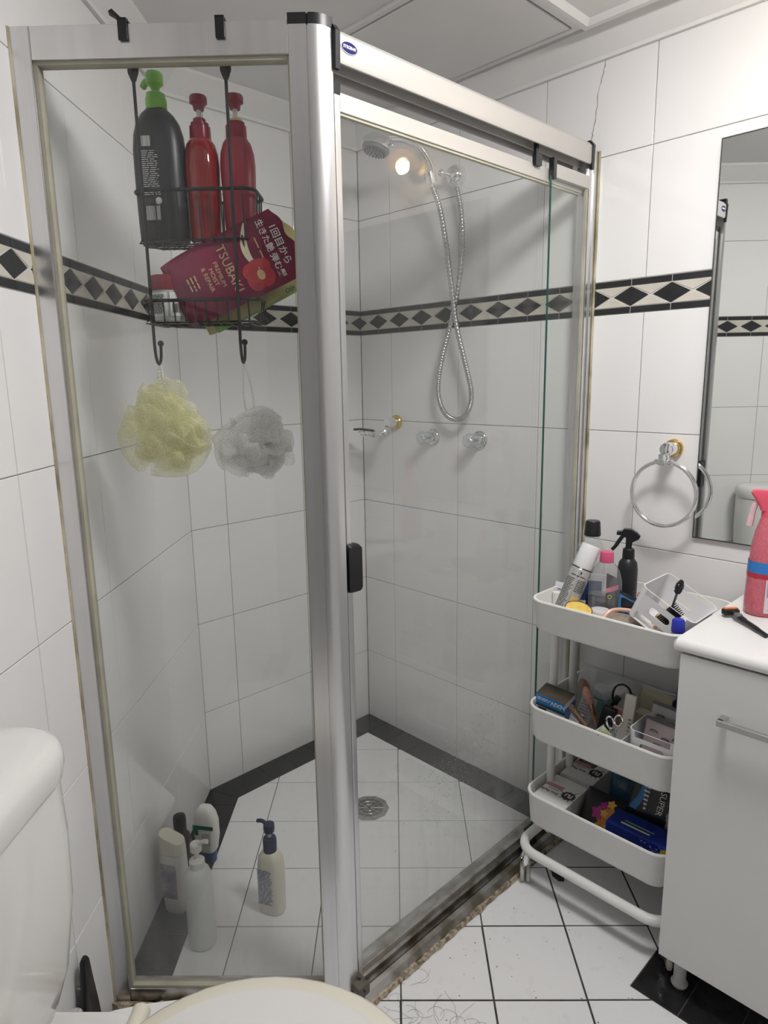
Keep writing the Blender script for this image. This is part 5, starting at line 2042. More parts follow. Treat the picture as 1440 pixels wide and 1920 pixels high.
# folded pad packet, blue over black
o = thing('pad_packet', 'crumpled blue and black pad packet beside the white bin in the top tray', 'packet', W(1.136, 0.182, ZT + 0.046), rot=(math.radians(-6), math.radians(188), -R45 + math.radians(-14)))
bm, sf = pouch_bm(0.072, 0.094, 0.013, 0.002, 44.0)
pk = obj('packet_body', bm, mat('black film', (0.012, 0.014, 0.022), 0.3), o, angle=70)
bm = NB()
for k in range(12):
    x0_ = -0.030 + 0.06 * k / 12
    box(bm, x0_, x0_ + 0.005, -0.0004, 0, -0.042, -0.004 + 0.003 * math.sin(k))
on(sf, bm, 0.0010)
obj('blue_panel', bm, mat('sky blue film', (0.06, 0.27, 0.58), 0.3), pk)
ptext('Libra', 0.026, -0.002, 0.016, M_PPRINT, pk, sf, rot=math.radians(-8), off=0.0016)
# peach cup
o = thing('plastic_cup', 'small translucent peach cup by the wall in the top tray', 'cup', W(1.138, 0.105, ZT), ROTC)
bm = NB()
lathe(bm, [(0.016, 0.0), (0.017, 0.002), (0.020, 0.075), (0.0207, 0.076), (0.0195, 0.075), (0.0162, 0.004), (0.002, 0.003)], 24)
obj('cup_body', bm, sheer('peach plastic', (0.72, 0.46, 0.42), 0.65, 0.25), o)
bm = NB()
torus(bm, (0, 0, 0.0757), 0.0203, 0.0011, 24, 5)
obj('cup_rim', bm, mat('peach rim plastic', (0.74, 0.50, 0.46), 0.3), o)

# white plastic bin with handle slots
M_BIN = mat('white bin plastic', (0.78, 0.78, 0.80), 0.35, var=0.02)


def bin_mesh(hx, hy, h, th=0.0022, slot=None, taper=0.006):
    """open rounded bin; slot: (half length, half height, z centre) cut through both long sides"""
    bm = NB()
    r = 0.016
    if not slot:
        rloft(bm, [(0, hx - taper, hy - taper, r), (h, hx, hy, r), (h + 0.001, hx - th / 2, hy - th / 2, r - 0.001), (h, hx - th, hy - th, r - th), (th, hx - taper - th, hy - taper - th, r - th)], 5)
        return bm
    hl, hh, zc_ = slot
    # walls: floor, two short sides with corners, two long sides with a slot built from strips
    rloft(bm, [(0, hx - taper, hy - taper, r), (th, hx - taper + 0.0003, hy - taper + 0.0003, r)], 5)
    n = 5

    def ring(z, ins):
        k = z / h
        e_ = taper * (1 - k)
        return rrect(hx - e_ - ins, hy - e_ - ins, r - min(ins, r - 0.002), n)
    # corner + short side shells
    full_o, full_i = (lambda z: ring(z, 0)), (lambda z: ring(z, th))
    m_ = n + 1
    # order of rrect corners: (+,+), (-,+), (-,-), (+,-)
    spans = (list(range(m_, 3 * m_)), list(range(3 * m_, 4 * m_)) + list(range(0, m_)))
    for idx in spans:
        zs = (0.0, h)
        grid = [[Vector((*full_o(z)[i], z)) for i in idx] for z in zs]
        gridi = [[Vector((*full_i(z)[i], z)) for i in idx] for z in zs]
        for a in range(len(idx) - 1):
            vo = [bm.verts.new(p) for p in (grid[0][a], grid[0][a + 1], grid[1][a + 1], grid[1][a])]
            vi = [bm.verts.new(p) for p in (gridi[0][a], gridi[0][a + 1], gridi[1][a + 1], gridi[1][a])]
            bm.faces.new(vo)
            bm.faces.new(vi[::-1])
            bm.faces.new((vo[3], vo[2], vi[2], vi[3]))
    # long sides
    for sgn in (-1, 1):
        def P_(x, z, ins):
            e_ = taper * (1 - z / h)
            xs = x / (hx - r) * (hx - e_ - r)
            return Vector((xs, sgn * (hy - e_ - ins), z))
        slotp = []
        for k in range(9):
            a = math.pi / 2 + math.pi * k / 8
            slotp.append((-(hl - hh) + hh * math.cos(a), zc_ + hh * math.sin(a)))
        for k in range(9):
            a = -math.pi / 2 + math.pi * k / 8
            slotp.append(((hl - hh) + hh * math.cos(a), zc_ + hh * math.sin(a)))
        # outer frame points matched by angle
        nn = len(slotp)
        rect = []
        X_ = hx - r
        for (x, z) in slotp:
            dx, dz = x, z - zc_
            tx = X_ / abs(dx) if abs(dx) > 1e-6 else 1e9
            tz = ((h - zc_) / dz if dz > 0 else (zc_ / -dz)) if abs(dz) > 1e-6 else 1e9
            t_ = min(tx, tz)
            rect.append((dx * t_, zc_ + dz * t_))
        corners = [(-X_, h), (-X_, 0.0), (X_, 0.0), (X_, h)]
        for ins, rev in ((0, False), (th, True)):
            so = [bm.verts.new(P_(x, z, ins)) for x, z in slotp]
            ro = [bm.verts.new(P_(x, z, ins)) for x, z in rect]
            for k in range(nn):
                k2 = (k + 1) % nn
                # insert the rectangle corner if the edge turns there
                c_ = None
                for cx_, cz_ in corners:
                    (x1, z1), (x2, z2) = rect[k], rect[k2]
                    on1 = abs(abs(x1) - X_) < 1e-6
                    on2 = abs(abs(x2) - X_) < 1e-6
                    if on1 != on2 and abs((x1 if on1 else x2) - cx_) < 1e-6 and abs((z2 if on1 else z1) - cz_) < 1e-6:
                        c_ = (cx_, cz_)
                f_ = [so[k], ro[k]] + ([bm.verts.new(P_(*c_, ins))] if c_ else []) + [ro[k2], so[k2]]
                bm.faces.new(f_ if not rev else f_[::-1])
        a_ = [P_(x, z, 0) for x, z in slotp]
        b_ = [P_(x, z, th) for x, z in slotp]
        va, vb = [bm.verts.new(p) for p in a_], [bm.verts.new(p) for p in b_]
        for k in range(nn):
            k2 = (k + 1) % nn
            bm.faces.new((va[k], va[k2], vb[k2], vb[k]))
        t4 = [bm.verts.new(P_(x, h, i_)) for x, i_ in ((-X_, 0), (X_, 0), (X_, th), (-X_, th))]
        bm.faces.new(t4)
    return bm


BR = (0.0, math.radians(28), -R45)
bo = thing('storage_bin', 'white plastic bin with oval handle slots tipped sideways in the top tray', 'bin', W(1.223, 0.205, 0.752), rot=BR)
obj('bin_body', bin_mesh(0.066, 0.070, 0.082, slot=(0.027, 0.0085, 0.045)), M_BIN, bo, angle=30)
BM_ = MW[bo.name]


def in_bin(x, y, z):
    return BM_ @ Vector((x, y, z))


# things in the tipped bin
o = thing('hair_brush', 'black bristle hair brush with pale wooden back in the tipped white bin', 'brush', in_bin(0.004, -0.030, 0.030), rot=(math.radians(20), math.radians(50), -R45 + math.radians(10)))
bm = NB()
rloft(bm, [(0.0, 0.016, 0.030, 0.012), (0.006, 0.018, 0.033, 0.014), (0.010, 0.016, 0.030, 0.012)], 5)
obj('brush_back', bm, mat('pale wood', (0.66, 0.56, 0.38), 0.5, var=0.25, vscale=30, stretch=(1, 0.2, 1)), o)
bm = NB()
for i in range(7):
    for j in range(13):
        x, y = -0.0125 + 0.025 * i / 6, -0.026 + 0.052 * j / 12
        tube(bm, [(x, y, 0.009), (x * 1.1, y * 1.06, 0.030)], [0.0013, 0.0009], 4)
obj('bristles', bm, M_BLKP, o, kind='stuff')
o = thing('bottle_brush', 'small round black brush on a wire handle standing in the tipped white bin', 'brush', in_bin(0.010, -0.004, 0.006), rot=(math.radians(6), math.radians(6), 0))
bm = NB()
tube(bm, [(0, 0, 0), (0.006, 0.002, 0.045), (0.011, 0.004, 0.085)], 0.0028, 8)
obj('wire_handle', bm, mat('dark steel', (0.20, 0.20, 0.21), 0.3, 0.9), o)
bm = NB()
rings = []
rd = random.Random(8)
for k in range(12):
    z = 0.078 + 0.032 * k / 11
    r0 = 0.0085 * math.sin(math.pi * (0.15 + 0.8 * k / 11)) ** 0.5
    rings.append([Vector((0.0105 + 0.1 * (z - 0.078) + r0 * (0.8 + 0.4 * rd.random()) * math.cos(a), 0.004 + r0 * (0.8 + 0.4 * rd.random()) * math.sin(a), z)) for a in [2 * math.pi * i / 18 for i in range(18)]])
loft(bm, rings)
obj('bristle_head', bm, M_BLKP, o, smooth=False)
o = thing('pot', 'round white lidded pot inside the tipped white bin', 'jar', in_bin(0.030, 0.012, 0.006), rot=BR)
bm = NB()
lathe(bm, [(0.015, 0), (0.0165, 0.002), (0.0165, 0.020), (0.0175, 0.021), (0.0175, 0.028), (0.015, 0.030), (0.009, 0.030), (0.009, 0.0285), (0.002, 0.0285)], 24)
obj('pot_body', bm, mat('ivory plastic', (0.74, 0.72, 0.64), 0.35), o)
o, p = boxthing('leaflet', 'folded white printed leaflet in the tipped white bin', 'leaflet', 1.262, 0.215, 0.748, (0.055, 0.040, 0.012), mat('white paper', (0.74, 0.73, 0.71), 0.6), (math.radians(-20), math.radians(24), math.radians(15)))
bm = lines(NB(), -0.022, 0.022, -0.014, 0.014, 6, 0.0014, rnd=random.Random(71))
for v in bm.verts:
    v.co = Vector((v.co.x, v.co.z, 0.0122 - v.co.y))
obj('leaflet_print', bm, MATS['grey print'], p, smooth=False)
# small bottle with a ribbed blue cap
o = thing('nail_bottle', 'small grey bottle with ribbed royal blue cap at the tray corner by the vanity', 'bottle', W(1.298, 0.300, ZT), ROTC)
bm = NB()
lathe(bm, [(0.012, 0), (0.0145, 0.002), (0.0145, 0.066), (0.012, 0.074), (0.009, 0.077)], 22)
obj('bottle_body', bm, mat('grey bottle plastic', (0.30, 0.30, 0.32), 0.25), o)
bm = NB()
rings = []
for z, r0 in ((0.076, 0.0132), (0.078, 0.0138), (0.100, 0.0128), (0.1035, 0.0105)):
    rings.append([Vector((r0 * (1 if k % 2 else 0.94) * math.cos(2 * math.pi * k / 36), r0 * (1 if k % 2 else 0.94) * math.sin(2 * math.pi * k / 36), z)) for k in range(36)])
loft(bm, rings)
obj('blue_cap', bm, mat('royal blue plastic', (0.02, 0.035, 0.40), 0.3), o)

# ================================================================== middle tray
ZM = 0.4155
# camera-style carton leaning out of the front corner
o = thing('photo_carton', 'blue and brown photo-printed carton leaning at the corner of the middle tray', 'box', W(0.995, 0.268, 0.442), rot=(math.radians(10), math.radians(5), -R45 + math.radians(4)))
bm = NB()
box(bm, -0.040, 0.040, -0.026, 0.026, 0.0, 0.092, 0.0008)
p = obj('box_body', bm, mat('white board', (0.66, 0.68, 0.68), 0.4), o, smooth=False)
bm = NB()
box(bm, -0.040, 0.040, -0.026, 0.026, 0.0922, 0.0926)
obj('photo_panel', bm, mat('brown photo print', (0.10, 0.065, 0.045), 0.25, col2=(0.03, 0.045, 0.035), vscale=25), p, smooth=False)
face_rect(p, 'blue_band', mat('azure print', (0.03, 0.22, 0.55), 0.25), -0.040, 0.040, 0.066, 0.092, -0.026)
face_rect(p, 'dark_band', mat('deep teal print', (0.02, 0.06, 0.10), 0.3), -0.040, 0.040, 0.058, 0.066, -0.026)
face_rect(p, 'picture_panel', mat('dark picture print', (0.05, 0.04, 0.035), 0.3, var=0.4, vscale=50), -0.034, -0.010, 0.040, 0.056, -0.026)
bm = NB()
box(bm, 0.0400, 0.0404, -0.026, 0.026, 0.0, 0.078)
obj('navy_side', bm, mat('steel blue print', (0.03, 0.10, 0.26), 0.3), p, smooth=False)
bm = xform(text_bm('NXIV', 0.017, 0.0002, bold=0.0003), UPRIGHT @ Matrix.Rotation(math.pi, 4, 'Z'))
for v in bm.verts:
    v.co += Vector((0.020, -0.0266, 0.080))
obj('lettering', bm, M_PPRINT, p, smooth=False)
bm = lines(NB(), -0.036, 0.002, 0.076, 0.086, 2, 0.002, rnd=random.Random(72))
for v in bm.verts:
    v.co.y -= 0.0264
obj('small_print', bm, M_PPRINT, p, smooth=False)
# white sachets / cards
for k, (s_, t_, z_, rx, ry, lb) in enumerate(((1.052, 0.235, 0.462, -20, 14, 'white printed card standing behind the jewelled pen'), (1.038, 0.285, 0.440, -22, 18, 'grey white blister card in front of the photo carton'))):
    o = thing('card', lb, 'card', W(s_, t_, z_), rot=(math.radians(rx), math.radians(ry), -R45 + math.radians(12)))
    bm = NB()
    box(bm, -0.019, 0.019, -0.003, 0.003, -0.042, 0.060, 0.0008)
    p = obj('card_body', bm, mat('pale grey card', (0.58, 0.58, 0.60), 0.4), o, smooth=False)
    bm = lines(NB(), -0.015, 0.015, -0.02, 0.05, 9, 0.002, rnd=random.Random(80 + k))
    for v in bm.verts:
        v.co.y -= 0.0032
    obj('card_print', bm, MATS['grey print'], p, smooth=False)


def stick_between(name, label, cat, p0, p1):
    d = Vector(p1) - Vector(p0)
    q_ = Vector((0, 0, 1)).rotation_difference(d.normalized())
    o_ = thing(name, label, cat, p0, rot=q_.to_euler())
    return o_, d.length


# make-up brushes
for p0, p1, hc, lb, hw in ((W(1.112, 0.222, 0.424), W(1.040, 0.222, 0.558), (0.30, 0.17, 0.14), 'wide brown make-up brush leaning in the middle tray', 0.0125), (W(1.118, 0.250, 0.424), W(1.063, 0.244, 0.552), (0.60, 0.34, 0.26), 'peach-tipped make-up brush leaning in the middle tray', 0.0115)):
    o, L_ = stick_between('makeup_brush', lb, 'brush', p0, p1)
    bm = NB()
    lathe(bm, [(0.002, 0.0), (0.0032, 0.01), (0.0048, L_ * 0.45), (0.0055, L_ * 0.52)], 12)
    obj('brush_handle', bm, mat('tan lacquer', (0.42, 0.24, 0.14), 0.25), o)
    bm = NB()
    lathe(bm, [(0.0058, L_ * 0.52), (0.0070, L_ * 0.72)], 14)
    obj('ferrule', bm, mat('rose gold', (0.72, 0.45, 0.30), 0.2, 1.0), o)
    bm = NB()
    lathe(bm, [(0.0065, L_ * 0.72), (hw * 0.95, L_ * 0.84), (hw, L_ * 0.92), (hw * 0.75, L_ * 0.99), (hw * 0.2, L_ * 1.03)], 18, sy=0.75)
    obj('brush_hairs', bm, mat('brush hair ' + lb[:5], hc, 0.7, var=0.25, vscale=200), o)
# jewelled pen
o, L_ = stick_between('jewelled_pen', 'pen covered in glittering stones resting on the middle tray rim', 'pen', W(1.128, 0.330, 0.494), W(1.056, 0.300, 0.522))
bm = NB()
cyl(bm, (0, 0, 0), (0, 0, L_), 0.0068, 0.0078, 14)
obj('pen_barrel', bm, mat('bronze barrel', (0.16, 0.10, 0.07), 0.35, 0.6), o)
bm = NB()
rd = random.Random(5)
for k in range(110):
    a, h_ = rd.uniform(0, 6.28), rd.uniform(0.0, L_)
    d_ = Vector((math.cos(a), math.sin(a), 0))
    lathe(bm, [(0.0015, 0), (0.0009, 0.0012)], 5, axis=(d_ * 0.0072 + Vector((0, 0, h_)), d_))
obj('stones', bm, mat('glitter stones', (0.70, 0.52, 0.42), 0.08, 1.0, col2=(0.10, 0.16, 0.18), vscale=260, vlo=0.45, vhi=0.55), o, smooth=False, kind='stuff')
bm = NB()
tube(bm, [(0, 0, 0.002), (0.004, -0.006, -0.006), (0.008, -0.010, -0.016)], 0.0018, 6)
sphere(bm, (0.009, -0.011, -0.019), 0.0042, 10, 7)
obj('tassel_bead', bm, mat('dark bead', (0.05, 0.045, 0.04), 0.3), o)
# black case
boxthing('compact_case', 'tall black case standing tilted in the middle tray', 'case', 1.118, 0.268, ZM + 0.006, (0.034, 0.018, 0.112), M_BLKP, (math.radians(-6), math.radians(10), math.radians(8)), bev=0.003)
# beauty card with vertical lettering
o, p = boxthing('nail_file_pack', 'tall cream card pack with vertical lettering in the middle tray', 'pack', 1.172, 0.258, ZM + 0.004, (0.026, 0.008, 0.158), mat('cream card', (0.70, 0.67, 0.58), 0.5), (math.radians(-4), math.radians(4), math.radians(4)), bev=0.002)
bm = NB()
for k, ch in enumerate('BEAUTY'):
    b2 = xform(text_bm(ch, 0.009, 0.0002), UPRIGHT @ Matrix.Rotation(math.radians(-90), 4, 'Z'))
    for v in b2.verts:
        v.co += Vector((0.006, -0.0043, 0.098 - 0.0095 * k))
    me_ = bpy.data.meshes.new('tmp')
    b2.to_mesh(me_)
    b2.free()
    bm.from_mesh(me_)
    bpy.data.meshes.remove(me_)
obj('lettering', bm, MATS['black print'], p, smooth=False)
# white cup that holds pack and scissors
o = thing('tool_cup', 'low white cup holding the scissors in the middle tray', 'cup', W(1.160, 0.285, ZM), RW)
bm = NB()
rloft(bm, [(0, 0.030, 0.034, 0.014), (0.074, 0.033, 0.037, 0.016), (0.0752, 0.032, 0.036, 0.015), (0.074, 0.031, 0.035, 0.014), (0.004, 0.028, 0.032, 0.012)], 5)
obj('cup_body', bm, M_BIN, o)
# scissors
o = thing('scissors', 'silver scissors with loop handles up in the white cup', 'scissors', W(1.165, 0.300, ZM + 0.006), rot=(math.radians(6), math.radians(4), -R45 + math.radians(8)))
bm = NB()
for cx_, cz_, tl__ in ((-0.009, 0.104, -0.22), (0.009, 0.116, 0.16)):
    torus(bm, (0, 0, 0), 1.0, 0.0024, 24, 6, lambda a, b_, cx_=cx_, cz_=cz_, tl__=tl__: Vector((cx_ + 0.0085 * a * math.cos(tl__) + 0.015 * b_ * math.sin(tl__), 0.0, cz_ - 0.0085 * a * math.sin(tl__) + 0.015 * b_ * math.cos(tl__))))
    tube(bm, [(cx_ * 0.9, 0, cz_ - 0.014), (cx_ * 0.3, 0, 0.060), (-cx_ * 0.3, 0, 0.045)], 0.0030, 6)
obj('scissor_handle', bm, M_CHROME, o)
bm = NB()
for sx in (-1, 1):
    prism(bm, [(-0.004, 0.060), (0.004, 0.060), (sx * 0.004, 0.002), (sx * 0.002, 0.0)], -0.001 + 0.001 * sx, 0.001 * sx, lambda x, y, z: Vector((x, z, y)))
obj('blade', bm, M_CHROME, o, smooth=False)
# black charger lead
o = thing('charger_lead', 'coiled black charger lead with plugs in the middle tray', 'lead', W(1.140, 0.215, ZM), rot=(0, 0, ROTC))
bm = NB()
tube(bm, spline([(-0.012, 0, 0.100), (-0.018, 0, 0.130), (-0.012, 0, 0.155), (0.004, 0, 0.163), (0.018, 0, 0.155), (0.024, 0, 0.140)], 6), 0.0028, 8)
tube(bm, spline([(-0.012, 0, 0.10), (-0.004, 0, 0.06), (0.002, 0, 0.010)], 5), 0.006, 8)
obj('cable', bm, M_BLKP, o)
for x, z, rt in ((-0.010, 0.118, 0.5), (0.024, 0.128, 0.1)):
    bm = NB()
    box(bm, -0.007, 0.007, -0.005, 0.005, -0.016, 0.014, 0.002)
    xform(bm, Matrix.Translation((x, 0, z)) @ Matrix.Rotation(rt, 4, 'Y'))
    obj('plug', bm, M_BLKP, o)
# pink palette and foil sachet
boxthing('blush_palette', 'dusty pink palette standing behind the black case in the middle tray', 'palette', 1.140, 0.246, ZM + 0.004, (0.036, 0.010, 0.108), mat('dusty pink plastic', (0.50, 0.30, 0.27), 0.3), (math.radians(-8), math.radians(6), 0), bev=0.002)
o = thing('foil_sachet', 'pale green foil sachet with yellow corner at the front of the middle tray', 'sachet', W(1.150, 0.322, 0.488), rot=(math.radians(-14), math.radians(38), -R45))
bm, sf = pouch_bm(0.030, 0.046, 0.005, 0.001, 55.0)
fo = obj('packet', bm, mat('pale green foil', (0.52, 0.58, 0.36), 0.2, 0.5), o, angle=70)
bm = on(sf, box(NB(), -0.014, 0.010, -0.0004, 0, -0.022, -0.010), 0.0009)
obj('yellow_corner', bm, mat('gold foil', (0.70, 0.52, 0.10), 0.25, 0.6), fo, smooth=False)
# turquoise tub in a clear bag
o = thing('turquoise_tub', 'turquoise tub inside the clear bag at the back of the middle tray', 'tub', W(1.055, 0.130, ZM), ROTC)
bm = NB()
lathe(bm, [(0.024, 0), (0.026, 0.002), (0.026, 0.075)], 26)
obj('tub_body', bm, mat('turquoise plastic', (0.05, 0.36, 0.40), 0.3), o)
bm = NB()
lathe(bm, [(0.0265, 0.075), (0.0265, 0.095), (0.024, 0.098), (0.003, 0.0985)], 26)
obj('tub_lid', bm, mat('pale tub lid', (0.60, 0.68, 0.68), 0.3), o)
o = thing('clear_bag', 'crumpled clear plastic bag at the back of the middle tray', 'bag', W(1.068, 0.138, 0.492), rot=(math.radians(-4), math.radians(4), -R45 + math.radians(8)))
bm, sf = pouch_bm(0.165, 0.145, 0.045, 0.012, 77.0)
obj('bag_film', bm, clear_plastic('crumpled film', (0.93, 0.94, 0.95), 0.16, 0.10, 2.6), o, angle=70)
# cream cartons
boxthing('cream_carton', 'long cream carton standing at the back of the middle tray', 'box', 1.185, 0.110, ZM, (0.085, 0.030, 0.115), mat('cream board', (0.60, 0.56, 0.42), 0.5), (0, 0, math.radians(2)))
o, p = boxthing('cream_carton', 'short cream carton with yellow base stripe in the middle tray', 'box', 1.196, 0.175, ZM, (0.060, 0.030, 0.092), MATS['cream board'], (0, 0, math.radians(-3)))
face_rect(p, 'yellow_stripe', mat('yellow board', (0.66, 0.50, 0.10), 0.5), -0.030, 0.030, 0.030, 0.046, -0.015)
# white organiser with slot
oz = thing('storage_bin', 'white plastic bin with an oval slot holding lash cases in the middle tray', 'bin', W(1.2675, 0.270, ZM), rot=(0, 0, -R45))
obj('bin_body', bin_mesh(0.056, 0.050, 0.117, slot=(0.029, 0.0095, 0.082), taper=0.003), M_BIN, oz, angle=30)
M_CASE = clear_plastic('clear case', (0.94, 0.93, 0.94), 0.08, 0.03, 2.2)
for k, (s_, t_, z_, lb) in enumerate(((1.270, 0.286, 0.0, 'clear case of black lashes on pink card at the front of the slotted bin'), (1.268, 0.250, 0.022, 'clear case of lashes with grey card at the back of the slotted bin'))):
    o = thing('lash_case', lb, 'case', W(s_, t_, ZM + 0.020 + z_), rot=(math.radians(-14), math.radians(2), -R45))
    bm = NB()
    box(bm, -0.048, 0.048, -0.006, 0.006, 0, 0.112, 0.002)
    obj('case_shell', bm, M_CASE, o, smooth=False)
    bm = NB()
    box(bm, -0.044, 0.044, -0.0036, -0.002, 0.004, 0.106)
    cdp = obj('lash_card', bm, mat('pink lash card', (0.58, 0.48, 0.48), 0.5) if k == 0 else mat('grey lash card', (0.42, 0.40, 0.41), 0.5), o, smooth=False)
    bm = NB()
    rd = random.Random(90 + k)
    for cx_, cz_ in ((-0.024, 0.086), (0.004, 0.076), (-0.012, 0.058), (0.018, 0.052), (0.028, 0.084), (0.030, 0.066)):
        for i in range(9):
            a = -0.9 + 1.8 * i / 8
            x_ = cx_ + 0.009 * math.sin(a)
            z_1 = cz_ + 0.003 * math.cos(a)
            tube(bm, [(x_, -0.0038, z_1), (x_ + 0.004 * math.sin(a), -0.0040, z_1 - 0.006 - 0.002 * rd.random())], [0.0010, 0.0005], 3)
    obj('lashes', bm, MATS['black print'], cdp, kind='stuff')
    bm = NB()
    box(bm, -0.048, 0.048, -0.0066, 0.0066, 0.108, 0.113, 0.001)
    obj('case_hinge', bm, mat('dark clear hinge', (0.10, 0.09, 0.10), 0.15), o, smooth=False)
o = thing('purple_bottle', 'dark violet bottle at the back of the middle tray by the vanity', 'bottle', W(1.250, 0.105, ZM), ROTC)
bm = NB()
rloft(bm, [(0, 0.020, 0.015, 0.010), (0.10, 0.021, 0.016, 0.011), (0.150, 0.018, 0.014, 0.010), (0.164, 0.008, 0.008, 0.007)], 5)
bb = obj('bottle_body', bm, mat('violet plastic', (0.055, 0.045, 0.16), 0.3), o)
face_rect(bb, 'pale_label', mat('lilac print', (0.36, 0.36, 0.48), 0.4), -0.012, 0.012, 0.095, 0.138, -0.0158)

# ================================================================== bottom tray
ZL = 0.1775
M_ECO = mat('white carton board', (0.70, 0.70, 0.69), 0.45)


def eco_box(label, s, t, z, open_):
    o, p = boxthing('cotton_pad_box', label, 'box', s, t, z, (0.094, 0.128, 0.074), M_ECO, (0, 0, math.radians(180 + 1)))
    zt = 0.0742
    if open_:
        # carton with the tear cut right through its top: sides, floor and a top sheet round the hole
        bm = NB()
        hx_, hy_, h_ = 0.047, 0.064, 0.074
        box(bm, -hx_, hx_, -hy_, hy_, 0.0, 0.0012)
        box(bm, -hx_, -hx_ + 0.001, -hy_, hy_, 0.0012, h_)
        box(bm, hx_ - 0.001, hx_, -hy_, hy_, 0.0012, h_)
        box(bm, -hx_ + 0.001, hx_ - 0.001, -hy_, -hy_ + 0.001, 0.0012, h_)
        box(bm, -hx_ + 0.001, hx_ - 0.001, hy_ - 0.001, hy_, 0.0012, h_)
        hole = [(-0.014, -0.050), (0.014, -0.052), (0.040, -0.050), (0.042, -0.036), (0.042, -0.020), (0.031, -0.010), (0.020, -0.004), (0.005, -0.006), (-0.010, -0.012), (-0.013, -0.030)]
        rim_ = [(-hx_, -hy_), (0.010, -hy_), (hx_, -hy_), (hx_, -0.036), (hx_, 0.0), (hx_, hy_), (0.010, hy_), (-hx_, hy_), (-hx_, 0.0), (-hx_, -0.034)]
        vt = [[bm.verts.new((p_[0], p_[1], z_)) for p_ in ring_] for ring_ in (hole, rim_) for z_ in (h_ - 0.0006, h_)]
        for k in range(10):
            k2 = (k + 1) % 10
            bm.faces.new((vt[0][k], vt[0][k2], vt[2][k2], vt[2][k]))
            bm.faces.new((vt[1][k], vt[3][k], vt[3][k2], vt[1][k2]))
            bm.faces.new((vt[0][k], vt[1][k], vt[1][k2], vt[0][k2]))
        old_ = p
        p = obj('box_body', bm, M_ECO, o, smooth=False)
        bpy.data.objects.remove(old_)

    def flat(bm, m, nm):
        for v in bm.verts:
            v.co = Vector((v.co.x, v.co.y, zt + v.co.z))
        return obj(nm, bm, m, p, smooth=False)
    # local frame turned by 180 degrees: +y is towards the viewer
    bm = NB()
    box(bm, -0.002, 0.046, -0.022, -0.006, 0, 0.0003)
    flat(bm, mat('rose print', (0.50, 0.24, 0.27), 0.45), 'pink_band')
    bm = text_bm('Eco Pads', 0.0135, 0.0002)
    for v in bm.verts:
        v.co += Vector((0.022, 0.016, 0.0003))
    flat(bm, MATS['black print'], 'lettering')
    bm = NB()
    rd_ = random.Random(3)
    for k in range(5):
        box(bm, 0.004 + 0.006 * k, 0.009 + 0.006 * k, -0.001, 0.002, 0, 0.0003)
    flat(bm, MATS['grey print'], 'small_print')
    bm = NB()
    prism(bm, [(-0.026 + 0.0175 * math.cos(2 * math.pi * k / 24), 0.004 + 0.0175 * math.sin(2 * math.pi * k / 24)) for k in range(24)], 0, 0.0003)
    for k in range(11):
        a = 2 * math.pi * k / 11 + 0.3
        L2 = 0.019 + 0.016 * rd_.random()
        c_ = Vector((-0.026, 0.004))
        d2_ = Vector((math.cos(a), math.sin(a)))
        n2_ = Vector((-d2_.y, d2_.x)) * 0.0016
        a_, b_, e_ = c_ + d2_ * 0.016 + n2_, c_ + d2_ * 0.016 - n2_, c_ + d2_ * L2
        prism(bm, [tuple(a_), tuple(b_), tuple(e_)], 0, 0.0003)
    flat(bm, MATS['black print'], 'round_logo')
    bm = NB()
    for x0_, x1_, y0_, y1_ in ((-0.036, -0.033, -0.004, 0.010), (-0.036, -0.026, 0.008, 0.011), (-0.029, -0.026, -0.002, 0.010), (-0.029, -0.018, -0.004, -0.001), (-0.020, -0.017, -0.004, 0.008)):
        box(bm, x0_, x1_, y0_, y1_, 0.0003, 0.0006)
    flat(bm, M_PPRINT, 'logo_letter')
    if open_:
        bm = NB()
        box(bm, -0.042, 0.042, -0.060, 0.058, -0.070, -0.034, 0.004)
        flat(bm, mat('sage green inner bag', (0.22, 0.27, 0.23), 0.5, var=0.2), 'inner_bag')
    return o


eco_box('white cotton pad box with round black splash logo in the bottom tray', 1.012, 0.258, ZL, False)
eco_box('opened white cotton pad box with a torn top behind the other pad box', 1.012, 0.118, ZL + 0.001, True)
# floral pouch
o = thing('cosmetic_pouch', 'black cosmetic pouch with orange and magenta flowers in the bottom tray', 'pouch', W(1.118, 0.232, ZL + 0.046), rot=(math.radians(-38), math.radians(6), -R45 + math.radians(6)))
bm, sf = pouch_bm(0.105, 0.105, 0.026, 0.002, 101.0)
fp = obj('pouch_body', bm, mat('black nylon', (0.012, 0.012, 0.014), 0.5), o, angle=70)
rd = random.Random(12)
for nm, cc_, cols in (('orange_flower', (0.66, 0.24, 0.03), ((0.024, -0.012, 0.014), (0.030, 0.010, 0.010), (0.012, -0.030, 0.010), (0.034, -0.030, 0.008))), ('magenta_flower', (0.38, 0.02, 0.18), ((0.006, 0.000, 0.011), (0.040, -0.010, 0.009), (0.022, -0.038, 0.010), (0.014, 0.018, 0.007))), ('yellow_flower', (0.70, 0.45, 0.08), ((0.018, 0.004, 0.006), (0.030, -0.020, 0.005), (0.026, 0.026, 0.007)))):
    bm = NB()
    for px, pz, r0 in cols:
        px, pz, r0 = px * 1.15 - 0.012, pz * 1.2, r0 * 1.35
        prism(bm, [(px + r0 * (1 + 0.25 * math.sin(5 * a)) * math.cos(a), pz + r0 * (1 + 0.25 * math.sin(5 * a)) * math.sin(a)) for a in [2 * math.pi * k / 20 for k in range(20)]], 0, 0.0003, lambda x, y, z: Vector((x, -z, y)))
    on(sf, bm, 0.0008 + {'orange_flower': 0, 'magenta_flower': 0.0004, 'yellow_flower': 0.0008}[nm])
    obj(nm, bm, mat(nm.replace('_', ' '), cc_, 0.5), fp, smooth=False)
